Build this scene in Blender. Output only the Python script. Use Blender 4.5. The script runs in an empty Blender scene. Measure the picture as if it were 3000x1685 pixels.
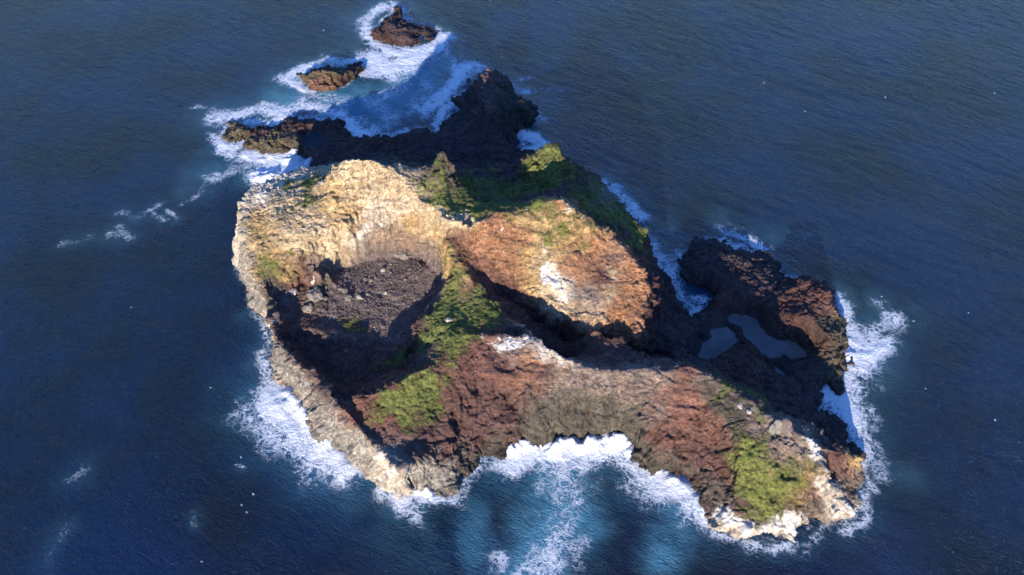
import bpy, math, time
import numpy as np
T0 = time.time()
rng = np.random.default_rng(7)

# ------------------------------------------------------------------ camera
FPX, CH, PITCH = 2354.0, 400.0, math.radians(50.0)      # focal length in px of a 3000 px wide frame, height, tilt below horizon
scene = bpy.context.scene
cam_d = bpy.data.cameras.new("camera")
cam = bpy.data.objects.new("camera", cam_d)
scene.collection.objects.link(cam)
cam.location = (0, 0, CH)
cam.rotation_euler = (math.pi / 2 - PITCH, 0, 0)
cam_d.sensor_width = 36.0
cam_d.lens = FPX / 3000.0 * 36.0
cam_d.clip_end = 60000
cam_d.clip_start = 1
scene.camera = cam

# ------------------------------------------------------------------ light
SUN_EL, SUN_AZ = math.radians(14.5), math.radians(12.0)   # AZ: how far the light travels to the right of the view axis
sx, sy = math.sin(SUN_AZ), math.cos(SUN_AZ)
sdir = np.array([-sx * math.cos(SUN_EL), -sy * math.cos(SUN_EL), math.sin(SUN_EL)])   # towards the sun
world = bpy.data.worlds.new("World"); scene.world = world; world.use_nodes = True
wn = world.node_tree; bg = wn.nodes["Background"]
sky = wn.nodes.new("ShaderNodeTexSky"); sky.sky_type = 'NISHITA'; sky.sun_disc = False
sky.sun_elevation = SUN_EL
sky.sun_rotation = math.atan2(sdir[0], sdir[1])
sky.air_density = 1.0; sky.dust_density = 0.1; sky.ozone_density = 3.0
skt = wn.nodes.new("ShaderNodeMix"); skt.data_type = 'RGBA'; skt.blend_type = 'MULTIPLY'; skt.inputs[0].default_value = 1.0
wn.links.new(sky.outputs[0], skt.inputs[6]); skt.inputs[7].default_value = (0.55, 0.80, 1.34, 1)      # added blue tint over the sky, colouring sea reflections and shade
wn.links.new(skt.outputs[2], bg.inputs[0]); bg.inputs[1].default_value = 0.15
sun_d = bpy.data.lights.new("sun", 'SUN'); sun_d.energy = 5.0; sun_d.angle = math.radians(0.6); sun_d.color = (1.0, 0.90, 0.76)
sun = bpy.data.objects.new("sun", sun_d); scene.collection.objects.link(sun)
from mathutils import Vector
sun.rotation_euler = Vector(sdir).to_track_quat('Z', 'Y').to_euler()
sun.location = (-200, -200, 500)
scene.view_settings.view_transform = 'Standard'; scene.view_settings.look = 'None'
scene.view_settings.exposure = 0.85; scene.view_settings.gamma = 1.0
scene.view_settings.use_curve_mapping = False
scene.cycles.max_bounces = 5; scene.cycles.diffuse_bounces = 3; scene.cycles.glossy_bounces = 2
scene.cycles.transmission_bounces = 2; scene.cycles.transparent_max_bounces = 6

# ------------------------------------------------------------------ numeric helpers
CP, SP = math.cos(PITCH), math.sin(PITCH)
def ray(px, py):
    a = (np.asarray(px, float) - 1500) / FPX; b = (842.5 - np.asarray(py, float)) / FPX
    return np.stack([a, CP + SP * b, -SP + CP * b], -1)
def at(px, py, z=0.0):
    """point of the place that a sight line meets at height z"""
    d = ray(px, py); t = (np.asarray(z, float) - CH) / d[..., 2]
    return np.stack([d[..., 0] * t, d[..., 1] * t, np.broadcast_to(np.asarray(z, float), t.shape)], -1)

def hsh(ix, iy, iz, s):
    with np.errstate(over='ignore'):
        h = (ix.astype(np.uint32) * np.uint32(374761393) + iy.astype(np.uint32) * np.uint32(668265263)
             + iz.astype(np.uint32) * np.uint32(2147483647 - 5) + np.uint32((s * 974711 + 12345) & 0xffffffff))
        h = (h ^ (h >> np.uint32(13))) * np.uint32(1274126177)
        h = (h ^ (h >> np.uint32(15))) * np.uint32(2246822519)
        h = h ^ (h >> np.uint32(16))
    return h.astype(np.float32) / np.float32(4294967295.0)
def vnoise(p, s=0):
    """smooth value noise in -1..1 at points p (n,3)"""
    p = p.astype(np.float32); f = np.floor(p); i = f.astype(np.int64); u = p - f; u = u * u * u * (u * (u * 6 - 15) + 10)
    r = 0
    for dx in (0, 1):
        wx = u[:, 0] if dx else 1 - u[:, 0]
        for dy in (0, 1):
            wy = u[:, 1] if dy else 1 - u[:, 1]
            for dz in (0, 1):
                wz = u[:, 2] if dz else 1 - u[:, 2]
                r = r + wx * wy * wz * hsh(i[:, 0] + dx, i[:, 1] + dy, i[:, 2] + dz, s)
    return r * 2 - 1
def fbm(p, octv=4, s=0, gain=0.5, ridged=False):
    a, t, r = 1.0, 0.0, 0
    for k in range(octv):
        n = vnoise(p * (2.03 ** k) + 17.3 * k, s + k)
        if ridged: n = 1 - 2 * np.abs(n)
        r = r + a * n; t += a; a *= gain
    return r / t
def worley(p, s=0):
    """distance to nearest and second nearest cell point, and the id value of the nearest cell"""
    p = p.astype(np.float32); f = np.floor(p).astype(np.int64)
    d1 = np.full(len(p), 9., np.float32); d2 = d1.copy(); idv = np.zeros(len(p), np.float32)
    for dx in (-1, 0, 1):
        for dy in (-1, 0, 1):
            for dz in (-1, 0, 1):
                cx, cy, cz = f[:, 0] + dx, f[:, 1] + dy, f[:, 2] + dz
                qx = cx + hsh(cx, cy, cz, s); qy = cy + hsh(cx, cy, cz, s + 1); qz = cz + hsh(cx, cy, cz, s + 2)
                d = (qx - p[:, 0]) ** 2 + (qy - p[:, 1]) ** 2 + (qz - p[:, 2]) ** 2
                closer = d < d1
                d2 = np.where(closer, d1, np.minimum(d2, d)); idv = np.where(closer, hsh(cx, cy, cz, s + 3), idv); d1 = np.where(closer, d, d1)
    return np.sqrt(d1), np.sqrt(d2), idv
def inpoly(x, y, poly):
    r = np.zeros(np.shape(x), bool); n = len(poly)
    for k in range(n):
        x1, y1 = poly[k][:2]; x2, y2 = poly[(k + 1) % n][:2]
        if y1 == y2: continue
        c = ((y1 > y) != (y2 > y)) & (x < (x2 - x1) * (y - y1) / (y2 - y1) + x1)
        r ^= c
    return r
def seg_dist(x, y, pts, closed=False):
    """least distance to a polyline and the value interpolated along it"""
    best = np.full(np.shape(x), 1e9); val = np.zeros(np.shape(x)); n = len(pts)
    for k in range(n if closed else n - 1):
        a, b = pts[k], pts[(k + 1) % n]
        dx, dy = b[0] - a[0], b[1] - a[1]; L = dx * dx + dy * dy + 1e-9
        t = np.clip(((x - a[0]) * dx + (y - a[1]) * dy) / L, 0, 1)
        d = np.hypot(x - a[0] - t * dx, y - a[1] - t * dy)
        if len(a) > 2: val = np.where(d < best, a[2] + t * (b[2] - a[2]), val)
        best = np.minimum(best, d)
    return best, val
def sstep(a, b, x):
    t = np.clip((x - a) / (b - a), 0, 1); return t * t * (3 - 2 * t)

# ------------------------------------------------------------------ survey of the island (sight-line points with their heights)
def W(pts, z=None):
    return [tuple(at(p[0], p[1], p[2] if len(p) > 2 else z)) for p in pts]
COAST_MAIN = W([(712,835),(700,790),(700,748),(712,708),(722,672),(748,628),(772,598),(800,572),(832,548),(862,530),(892,512),(905,492),
 (898,478),(905,455),(880,462),(864,440),(845,452),(793,450),(765,447),(734,428),(739,405),(715,408),(690,420),(665,412),(647,395),
 (660,375),(675,358),(700,358),(718,361),(737,374),(774,369),(799,378),(820,360),(840,345),(861,341),(892,347),(905,342),(939,352),(973,352),
 (995,342),(1010,346),(1012,370),(1030,385),(1045,397),(1065,398),(1088,409),(1130,395),(1160,398),(1181,384),(1222,375),(1268,391),(1288,386),
 (1292,360),(1300,350),(1318,338),(1335,334),(1349,324),(1335,312),(1326,296),(1336,282),(1348,290),(1356,272),(1372,262),(1389,245),(1395,238),(1405,222),
 (1425,212),(1450,212),(1470,220),(1486,240),(1500,262),(1530,290),(1552,296),(1573,312),(1580,340),(1574,356),(1560,362),(1540,372),(1523,386),(1500,398),
 (1509,412),(1504,430),(1530,438),(1554,450),(1580,478),(1625,485),(1665,500),(1700,520),(1726,538),(1764,568),(1800,612),(1835,645),(1864,672),(1880,700),(1889,735),
 (1895,759),(1916,770),(1934,784),(1952,826),(1976,868),(1997,904),(2022,935),(2047,925),(2062,905),(2075,911),(2093,883),(2078,861),
 (2047,847),(2011,826),(1997,795),(1995,752),(2018,749),(2026,726),(2046,706),(2068,700),(2100,706),(2124,704),(2152,730),(2174,720),
 (2202,741),(2237,748),(2272,773),(2276,794),(2304,815),(2343,812),(2375,822),(2410,822),(2436,842),(2448,868),(2450,905),(2470,950),(2478,965),(2490,1002),(2486,1050),
 (2474,1105),(2471,1131),(2465,1155),(2440,1148),(2428,1142),(2412,1168),(2408,1198),(2428,1204),(2448,1205),(2463,1226),(2478,1259),
 (2470,1283),(2503,1304),(2512,1325),(2530,1345),(2520,1376),(2512,1404),(2508,1446),(2529,1452),(2527,1480),(2503,1511),(2468,1532),(2410,1530),
 (2365,1535),(2334,1563),(2323,1582),(2261,1584),(2209,1573),(2154,1566),(2105,1546),(2073,1534),(2073,1501),(2047,1480),(2029,1449),(2014,1411),
 (1981,1401),(1929,1398),(1895,1383),(1847,1366),(1836,1325),(1833,1285),(1791,1292),(1698,1297),(1640,1298),(1586,1303),(1545,1310),(1511,1322),(1496,1347),(1459,1342),
 (1429,1329),(1399,1349),(1390,1372),(1363,1401),(1330,1431),(1307,1463),(1285,1460),(1267,1448),(1258,1425),(1240,1441),(1222,1422),(1205,1420),(1190,1440),(1167,1460),(1147,1443),
 (1111,1431),(1055,1380),(1008,1340),(958,1294),(932,1279),(915,1240),(905,1212),(890,1190),(862,1150),(851,1157),(822,1138),(801,1116),(796,1102),(796,1053),(794,1004),(786,979),
 (773,947),(766,926),(742,901),(738,873),(720,845)], 0.0)
def ring(cx, cy, pts): return W([(cx + a, cy + b) for a, b in pts], 0.0)
def F1(pts): return W([(600 + a / 3.216, b / 3.216) for a, b in pts], 0.0)
COAST_TOP = F1([(1545,345),(1545,290),(1600,265),(1655,275),(1665,200),(1700,175),(1755,140),(1775,110),(1770,80),(1800,62),(1850,62),(1880,95),(1865,150),(1885,190),(1915,225),
 (1980,235),(2040,235),(2080,245),(2130,280),(2185,310),(2190,340),(2150,350),(2165,375),(2110,365),(2060,335),(2000,345),(2040,380),(2035,400),(2000,425),(1985,450),(1930,460),(1880,440),(1800,455),(1740,435),(1660,415),(1600,395)])
COAST_SKERRY = F1([(850,690),(880,675),(920,690),(960,680),(1000,660),(1060,640),(1100,640),(1150,655),(1200,645),(1240,650),(1300,645),(1345,640),(1380,615),(1420,595),(1465,600),(1465,630),(1485,660),(1440,700),(1390,705),(1370,740),(1340,770),
 (1300,810),(1220,830),(1180,835),(1110,840),(1050,855),(1010,865),(970,860),(960,810),(935,770),(890,740),(870,715)])
def F2(pts): return W([(1150 + a / 3.216, 150 + b / 3.216) for a, b in pts], 0.0)
COAST_KNOB = F2([(668,275),(690,240),(710,262),(730,275),(722,298),(700,302),(680,292)])
def F5(pts): return W([(1800 + a / 2.8376, 650 + b / 2.8376) for a, b in pts], 0.0)
COAST_COVE = F5([(1945,1145),(1975,1140),(2000,1175),(2015,1210),(1985,1215),(1955,1190)])
LANDS = [COAST_MAIN, COAST_TOP, COAST_SKERRY, COAST_KNOB, COAST_COVE]

RIDGES = [
 # outer left rim, from the back corner down to the southern tip
 [(942,495,36),(889,491,36),(867,494,36),(830,513,35),(774,532,34),(737,556,34),(712,600,33),(696,645,33),(706,690,31),(722,735,29),(742,780,26),(762,830,23),(780,877,20),(786,915,19),(796,955,19),(808,1007,18),(847,1039,18),(890,1071,20),(918,1106,22),(953,1141,24),(981,1187,25),(1016,1214,24),(1055,1262,23),(1098,1302,24),(1141,1345,25),(1174,1368,26)],
 [(1174,1368,26),(1185,1425,9)],
 [(1174,1368,26),(1205,1345,25),(1235,1325,22),(1262,1300,20)],
 # main peak crest
 [(942,495,36),(962,510,40),(976,500,52),(983,482,62),(1001,470,70),(1051,468,73),(1097,469,71),(1129,488,67),(1172,513,63),(1185,535,61),(1209,560,59),(1237,590,58),(1293,618,60),(1334,646,62),(1402,649,63),(1458,623,64),(1505,634,63),(1545,631,64),(1582,576,68),(1610,590,67),(1638,575,69),(1685,618,65),(1719,649,62),(1775,680,56),(1813,720,50),(1847,752,45),(1887,804,41),(1897,833,37),(1890,886,33),(1880,945,31),(1864,992,29)],
 # spire
 [(1293,618,60),(1300,560,62),(1292,500,67),(1285,458,73)],[(1285,458,73),(1318,462,72),(1325,490,66),(1345,530,58),(1360,560,54)],[(1285,458,73),(1272,490,66),(1262,530,57),(1245,580,57)],[(1310,560,60),(1330,590,58)],[(1300,480,69),(1326,540,61)],[(1278,456,73),(1300,452,73),(1322,462,72)],[(1268,480,68),(1300,478,70),(1330,482,68)],[(1256,515,63),(1300,515,65),(1340,515,62)],[(1330,482,68),(1348,530,60),(1372,575,53)],[(1256,515,63),(1236,580,57)],[(1272,490,66),(1300,500,66),(1325,490,66)],[(1258,545,58),(1300,550,62),(1345,535,58)],
 # green back basin, lumps and east peak
 [(1360,520,40),(1400,510,41),(1440,520,40),(1480,560,38)],
 [(1350,560,48),(1420,585,47),(1500,590,45),(1560,575,47),(1600,560,50)],
 [(1425,503,33),(1450,495,34),(1475,500,30)],
 [(1180,470,36),(1160,455,38),(1185,500,36)],
 [(1500,502,42),(1535,470,49),(1568,446,55),(1592,432,59),(1618,430,59),(1645,448,57),(1675,478,53),(1702,512,48)],
 [(1605,430,59),(1605,490,53),(1590,560,42)],[(1550,460,52),(1540,530,42)],[(1650,452,57),(1655,520,47)],
 [(1700,515,50),(1735,512,46),(1760,530,42),(1806,586,38),(1840,618,37),(1875,645,36),(1890,675,34),(1897,706,32),(1893,740,20)],
 [(1700,590,54),(1760,640,46),(1830,690,41),(1880,730,34)],
 [(1511,500,48),(1490,530,40),(1470,560,38)],
 # foot of the crater headwall, left crater
 [(826,815,20),(860,800,22),(905,775,25),(950,745,26),(1000,715,28),(1050,695,30),(1100,672,33),(1150,655,35),(1200,655,35),(1240,690,32),(1280,740,26),(1305,790,20)],
 [(830,560,41),(870,600,43),(920,580,44),(960,560,46)],
 [(780,640,40),(840,680,40),(900,690,41),(960,660,43),(1010,640,46)],
 [(740,700,31),(790,720,34),(850,740,34),(900,730,34)],
 # crater floor outline
 [(960,822,11),(975,800,12),(1002,780,12),(1073,757,12),(1161,752,11),(1228,758,10),(1277,786,10),(1302,820,9),(1300,856,8),(1252,895,7),(1232,947,8),(1190,990,7),(1143,1018,6),(1101,1025,6)],
 [(960,822,13),(950,873,12),(952,915,11),(967,950,9)],
 [(1100,830,9),(1120,880,8),(1110,940,7)],
 # slabs and gully west of the floor
 [(905,805,22),(925,800,27),(955,778,30)],
 [(890,835,13),(880,880,10),(865,930,8),(840,960,7)],
 [(845,800,24),(835,840,17),(815,870,13),(808,915,11)],
 [(900,850,16),(915,890,13)],
 [(880,960,13),(920,965,14),(960,975,14),(985,985,12)],
 # low lower pit, left crater
 [(850,1000,7),(920,1010,6),(1000,1030,6),(1080,1050,6),(1150,1060,6),(1200,1050,8)],
 [(870,1030,5),(930,1090,4),(1000,1130,4),(1100,1120,4),(1160,1100,5)],
 [(1000,1175,14),(1025,1195,19),(1070,1245,20),(1115,1290,21),(1155,1325,22),(1180,1335,22)],
 # green spur into the pit
 [(1290,1070,37),(1240,1078,38),(1214,1088,38),(1170,1115,36),(1120,1135,34),(1080,1147,32),(1045,1157,29),(1030,1185,24)],
 [(1240,1078,38),(1240,1130,31),(1240,1190,28),(1230,1240,25),(1205,1290,23)],[(1120,1135,34),(1130,1200,28),(1150,1260,24)],[(1070,1155,31),(1075,1200,26)],
 [(1295,1120,30),(1290,1193,24),(1280,1250,21),(1262,1300,19),(1245,1345,14)],
 # spine
 [(1293,618,60),(1300,680,54),(1322,740,48),(1334,790,43),(1342,850,38),(1345,900,37),(1335,940,39),(1330,970,41)],
 [(1330,970,41),(1318,1010,40),(1318,1050,38),(1305,1085,35),(1300,1120,31),(1308,1180,27),(1320,1230,23),(1325,1280,18),(1320,1330,12),(1300,1380,8)],
 [(1295,850,33),(1270,880,30),(1250,920,28),(1230,970,25),(1200,1010,20),(1150,1035,13)],
 [(1300,870,37),(1262,920,36),(1248,960,35),(1300,950,39)],
 [(1302,1020,37),(1250,1030,32),(1190,1050,20)],
 [(1410,870,38),(1460,890,38),(1480,930,37),(1500,950,37),(1540,965,38)],
 # southern red ridge
 [(1330,970,41),(1390,975,42),(1460,984,42),(1530,985,42),(1570,985,42),(1600,1012,42),(1640,1045,42),(1700,1075,39),(1750,1086,37),(1820,1090,36),(1860,1082,36),(1900,1078,37),(1960,1086,39),(2030,1068,42),(2070,1085,41),(2110,1120,40),(2180,1165,39),(2230,1205,37),(2262,1236,36),(2290,1240,35),(2316,1250,34),(2345,1265,34),(2385,1290,34),(2412,1312,33),(2440,1322,29),(2480,1330,25),(2515,1343,20)],
 [(1400,1090,36),(1500,1100,35),(1600,1110,34),(1700,1130,32),(1800,1140,31),(1900,1140,32),(2000,1140,34)],
 [(1380,1200,20),(1450,1230,16),(1520,1250,14),(1650,1255,11),(1750,1255,11),(1830,1245,13)],
 [(1360,1130,32),(1370,1180,24),(1340,1240,18),(1360,1330,8)],
 [(1430,1130,28),(1480,1160,20),(1500,1200,15)],
 [(1530,1110,33),(1560,1160,27),(1590,1200,20)],
 [(1540,1060,38),(1535,1120,34),(1530,1160,28)],
 [(1833,1240,17),(1870,1230,22),(1910,1225,26),(1925,1240,23)],
 [(1846,1250,15),(1870,1290,10),(1890,1340,5)],
 [(1930,1240,25),(1960,1300,18),(1975,1380,5)],
 [(2000,1200,29),(2050,1250,24),(2080,1330,17),(2090,1400,11),(2050,1450,6)],
 # eastern headland
 [(2150,1265,31),(2138,1320,23),(2134,1380,16),(2140,1430,11),(2110,1490,4)],
 [(2165,1270,34),(2155,1330,27),(2155,1400,20),(2165,1450,14),(2175,1500,9)],
 [(2250,1310,31),(2265,1370,26),(2260,1440,18),(2255,1500,11),(2250,1525,7)],
 [(2240,1330,28),(2262,1370,22)],
 [(2392,1330,32),(2402,1370,29),(2420,1420,20),(2432,1450,13),(2450,1470,8)],
 [(2385,1350,30),(2380,1420,20),(2350,1480,13),(2330,1530,6)],
 [(2430,1350,22),(2445,1400,14),(2470,1450,6)],
 [(2480,1360,17),(2490,1400,10)],
 [(2090,1535,4),(2150,1545,5),(2230,1550,5),(2310,1545,5),(2400,1505,5),(2460,1505,6),(2500,1480,6)],
 # east valley behind the red ridge
 [(1345,690,50),(1370,720,46),(1400,770,40),(1449,833,31),(1516,899,22),(1598,965,14),(1665,1000,10),(1764,1045,7),(1864,1062,6),(1940,1050,5)],
 [(1480,1000,30),(1560,1040,20),(1660,1075,14)],
 [(1360,640,58),(1390,700,50)],
 [(1395,830,42),(1360,800,43)],
 # orange bluff: body and folds
 [(1560,850,37),(1640,900,34),(1720,950,33),(1800,990,32),(1850,985,31)],
 [(1560,720,52),(1650,735,50),(1740,745,47),(1800,760,44)],
 [(1690,735,52),(1700,780,45),(1715,820,42)],
 [(1720,820,42),(1770,815,42),(1810,840,39)],
 [(1580,730,50),(1600,790,44),(1650,850,39),(1700,890,36)],
 [(1815,770,44),(1812,830,39),(1780,900,35),(1730,960,31)],
 # dark slope east of the bluff, pools and lava
 [(1905,800,24),(1930,860,18),(1960,920,13),(1990,970,9),(2010,1010,6)],
 [(1900,900,20),(1920,980,12),(1950,1040,6)],
 [(2060,925,5),(2090,940,5),(2100,980,3)],
 [(2080,1020,3),(2150,1000,9),(2200,1000,8),(2230,1040,9),(2270,1090,10),(2320,1150,12)],
 [(2050,1085,24),(2110,1090,14),(2160,1110,14),(2230,1160,16),(2300,1220,16)],
 [(2060,750,7),(2130,740,9),(2200,790,9),(2260,830,9)],
 [(2040,790,7),(2120,800,10),(2180,850,11),(2230,900,10)],
 [(2100,870,6),(2150,905,7),(2220,930,7)],
 [(2290,850,12),(2345,815,16),(2380,835,20),(2430,860,21),(2440,900,19)],
 [(2300,900,12),(2360,930,17),(2400,980,20),(2450,960,15),(2470,1010,13)],
 [(2260,920,8),(2290,970,6),(2330,1000,5),(2370,1040,7)],
 [(2350,1080,4),(2400,1110,6),(2450,1090,8)],
 [(2320,1160,8),(2380,1200,9),(2430,1220,9),(2440,1260,9),(2400,1250,10)],
 [(2480,1300,6),(2510,1330,5)],
 # lava shelf behind the peaks
 [(672,385,4),(700,375,5),(730,385,4)],
 [(745,400,3),(780,408,7),(830,400,8),(870,410,8),(855,430,5)],
 [(820,385,6),(860,360,7),(950,370,7),(1000,380,6)],
 [(940,450,7),(1000,440,8),(1060,420,9),(1120,415,10),(1200,395,11),(1260,405,11)],
 [(900,420,4),(905,440,5)],
 [(1080,450,12),(1200,440,13),(1300,430,14),(1400,430,14),(1500,450,13)],
 [(1250,480,14),(1350,480,13),(1450,475,12),(1520,480,14)],
 [(1436,194,27),(1415,225,26),(1425,280,27),(1432,330,22),(1430,380,17),(1440,420,13)],
 [(1450,200,25),(1475,240,19),(1485,265,13)],
 [(1480,300,14),(1520,300,16),(1560,330,13),(1530,355,8)],
 [(1395,300,12),(1375,330,9),(1330,370,7),(1300,400,8)],
 [(1395,255,10),(1400,235,10)],
 [(1500,385,8),(1470,400,12)],
 # skerries
 ]
def R1(pts): return [(600 + a / 3.216, b / 3.216, z) for a, b, z in pts]
RIDGES += [R1([(1800,75,5),(1830,70,7),(1840,110,7),(1800,170,9),(1720,220,10),(1780,260,9),(1880,270,7),(2000,280,6),(2100,300,4)]),
 R1([(1590,290,6),(1650,310,7),(1760,340,6),(1900,370,5),(1980,390,3)]),
 R1([(890,700,4),(960,700,8),(1050,660,11),(1110,690,11),(1200,665,12),(1270,700,9),(1350,680,7),(1440,640,4)]),
 R1([(940,750,8),(1050,770,9),(1160,770,8),(1230,775,6)])]

GS = 2.0
X0, X1, Y0, Y1 = -270.0, 262.0, 148.0, 700.0
def solve(ridges):
    lev = None
    for gs in (16.0, 8.0, 4.0, 2.0):
        nx = int((X1 - X0) / gs) + 1; ny = int((Y1 - Y0) / gs) + 1
        xs = X0 + gs * np.arange(nx); ys = Y0 + gs * np.arange(ny)
        XX, YY = np.meshgrid(xs, ys)
        acc = np.zeros((ny, nx)); cnt = np.zeros((ny, nx))
        def put(a, b, step):
            n = max(2, int(np.hypot(b[0] - a[0], b[1] - a[1]) / step) + 2)
            t = np.linspace(0, 1, n); x = a[0] + t * (b[0] - a[0]); y = a[1] + t * (b[1] - a[1]); z = a[2] + t * (b[2] - a[2])
            i = np.rint((x - X0) / gs).astype(int); j = np.rint((y - Y0) / gs).astype(int)
            ok = (i >= 0) & (i < nx) & (j >= 0) & (j < ny)
            np.add.at(acc, (j[ok], i[ok]), z[ok]); np.add.at(cnt, (j[ok], i[ok]), 1)
        for r in ridges:
            for a, b in zip(r[:-1], r[1:]): put(a, b, gs * 0.5)
        for c in LANDS:
            for k in range(len(c)):
                a, b = c[k], c[(k + 1) % len(c)]
                put((a[0], a[1], 0.6), (b[0], b[1], 0.6), gs * 0.5)
        land = np.zeros((ny, nx), bool)
        for c in LANDS: land |= inpoly(XX, YY, c)
        H = np.where(cnt > 0, acc / np.maximum(cnt, 1), 0); fix = cnt > 0
        sea = ~land & (cnt == 0)
        H[sea] = -9; fix |= sea
        if lev is not None:
            ox, oy, oh = lev
            fi = np.clip((xs - ox[0]) / (ox[1] - ox[0]), 0, len(ox) - 1.001); fj = np.clip((ys - oy[0]) / (oy[1] - oy[0]), 0, len(oy) - 1.001)
            i0 = fi.astype(int); j0 = fj.astype(int); u = (fi - i0)[None, :]; v = (fj - j0)[:, None]
            up = (oh[np.ix_(j0, i0)] * (1 - u) * (1 - v) + oh[np.ix_(j0, i0 + 1)] * u * (1 - v) + oh[np.ix_(j0 + 1, i0)] * (1 - u) * v + oh[np.ix_(j0 + 1, i0 + 1)] * u * v)
            H = np.where(fix, H, up)
        else: H = np.where(fix, H, 10)
        for _ in range(260 if gs > 2 else 160):
            A = np.pad(H, 1, mode='edge')
            N = 0.2 * (A[1:-1, :-2] + A[1:-1, 2:] + A[:-2, 1:-1] + A[2:, 1:-1]) + 0.05 * (A[:-2, :-2] + A[:-2, 2:] + A[2:, :-2] + A[2:, 2:])
            H = np.where(fix, H, N)
        lev = (xs, ys, H)
    # round the creases a little
    A = np.pad(H, 1, mode='edge'); S = (A[1:-1, :-2] + A[1:-1, 2:] + A[:-2, 1:-1] + A[2:, 1:-1] + 4 * H) / 8
    H = np.where(H < -1, H, S)
    return xs, ys, H
gx, gy, HB = solve([W(r) for r in RIDGES])
def samp(x, y, F=None):
    F = HB if F is None else F
    fi = np.clip((x - gx[0]) / GS, 1, len(gx) - 3.001); fj = np.clip((y - gy[0]) / GS, 1, len(gy) - 3.001)
    i = fi.astype(int); j = fj.astype(int); u = fi - i; v = fj - j
    def cw(t): return ((-0.5 * t + 1) * t - 0.5) * t, (1.5 * t - 2.5) * t * t + 1, ((-1.5 * t + 2) * t + 0.5) * t, (0.5 * t - 0.5) * t * t
    wu, wv = cw(u), cw(v); r = 0
    for a in range(4):
        for b in range(4):
            r = r + wv[a] * wu[b] * F[j + a - 1, i + b - 1]
    return r
def hit(px, py):
    """where a sight line meets the ground"""
    d = ray(px, py).reshape(-1, 3); z = np.full(len(d), 95.0); res = np.zeros((len(d), 3)); done = np.zeros(len(d), bool)
    for z in np.arange(90, -0.1, -0.6):
        t = (z - CH) / d[:, 2]; x = d[:, 0] * t; y = d[:, 1] * t
        h = samp(x, y)
        new = ~done & ((h >= z) | (z < 0.3))
        res[new] = np.stack([x, y, np.full(len(d), z)], -1)[new]; done |= new
    return res
print("solve", time.time() - T0)





# ------------------------------------------------------------------ node helpers
class NT:
    def __init__(s, name):
        s.m = bpy.data.materials.new(name); s.m.use_nodes = True; s.t = s.m.node_tree; s.t.nodes.clear()
        s.out = s.t.nodes.new("ShaderNodeOutputMaterial"); s.b = s.t.nodes.new("ShaderNodeBsdfPrincipled")
        s.t.links.new(s.b.outputs[0], s.out.inputs[0])
    def n(s, ty, **k):
        o = s.t.nodes.new(ty)
        for a, b in k.items():
            if a.startswith('i_'):
                key = a[2:]
                key = int(key) if key.isdigit() else key.replace('_', ' ')
                if hasattr(b, 'is_output'): s.t.links.new(b, o.inputs[key])
                else: o.inputs[key].default_value = b
            else: setattr(o, a, b)
        return o
    def l(s, a, b): s.t.links.new(a, b)
    def math(s, op, a, b=None, c=None, clamp=False):
        o = s.t.nodes.new("ShaderNodeMath"); o.operation = op; o.use_clamp = clamp
        for k, v in enumerate((a, b, c)):
            if v is None: continue
            if hasattr(v, 'is_output'): s.t.links.new(v, o.inputs[k])
            else: o.inputs[k].default_value = v
        return o.outputs[0]
    def mix(s, f, a, b, mode='MIX'):
        o = s.t.nodes.new("ShaderNodeMix"); o.data_type = 'RGBA'; o.blend_type = mode
        for k, v in ((0, f), (6, a), (7, b)):
            if hasattr(v, 'is_output'): s.t.links.new(v, o.inputs[k])
            else: o.inputs[k].default_value = (*v, 1) if isinstance(v, tuple) and len(v) == 3 else v
        return o.outputs[2]
    def ramp(s, v, a, b, lo=0.0, hi=1.0):
        o = s.t.nodes.new("ShaderNodeMapRange"); o.interpolation_type = 'SMOOTHSTEP'
        s.t.links.new(v, o.inputs[0]); o.inputs[1].default_value = a; o.inputs[2].default_value = b; o.inputs[3].default_value = lo; o.inputs[4].default_value = hi
        return o.outputs[0]
    def noise(s, vec, scale, detail=4, rough=0.55, dist=0.0):
        o = s.t.nodes.new("ShaderNodeTexNoise"); s.t.links.new(vec, o.inputs['Vector'])
        o.inputs['Scale'].default_value = scale; o.inputs['Detail'].default_value = detail; o.inputs['Roughness'].default_value = rough; o.inputs['Distortion'].default_value = dist
        return o.outputs[0]
    def attr(s, name):
        o = s.t.nodes.new("ShaderNodeAttribute"); o.attribute_name = name; return o

def add_mesh(name, V, F, mat, smooth=True, attrs=None, kind=None, label=None, cat=None, group=None, parent=None):
    me = bpy.data.meshes.new(name)
    V = np.asarray(V, np.float32); F = np.asarray(F, np.int32); k = F.shape[1]
    me.vertices.add(len(V)); me.vertices.foreach_set("co", V.ravel())
    me.loops.add(F.size); me.loops.foreach_set("vertex_index", F.ravel())
    me.polygons.add(len(F)); me.polygons.foreach_set("loop_start", np.arange(0, F.size, k, dtype=np.int32))
    try: me.polygons.foreach_set("loop_total", np.full(len(F), k, np.int32))
    except Exception: pass
    me.polygons.foreach_set("use_smooth", np.full(len(F), smooth, bool))
    me.update(calc_edges=True)
    for an, av in (attrs or {}).items():
        if av.ndim == 2:
            a = me.color_attributes.new(an, 'FLOAT_COLOR', 'POINT'); c = np.ones((len(V), 4), np.float32); c[:, :3] = av; a.data.foreach_set("color", c.ravel())
        else:
            a = me.attributes.new(an, 'FLOAT', 'POINT'); a.data.foreach_set("value", av.astype(np.float32))
    if mat: me.materials.append(mat)
    o = bpy.data.objects.new(name, me); scene.collection.objects.link(o)
    if kind: o["kind"] = kind
    if label: o["label"] = label
    if cat: o["category"] = cat
    if group: o["group"] = group
    if parent: o.parent = parent
    return o

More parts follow.
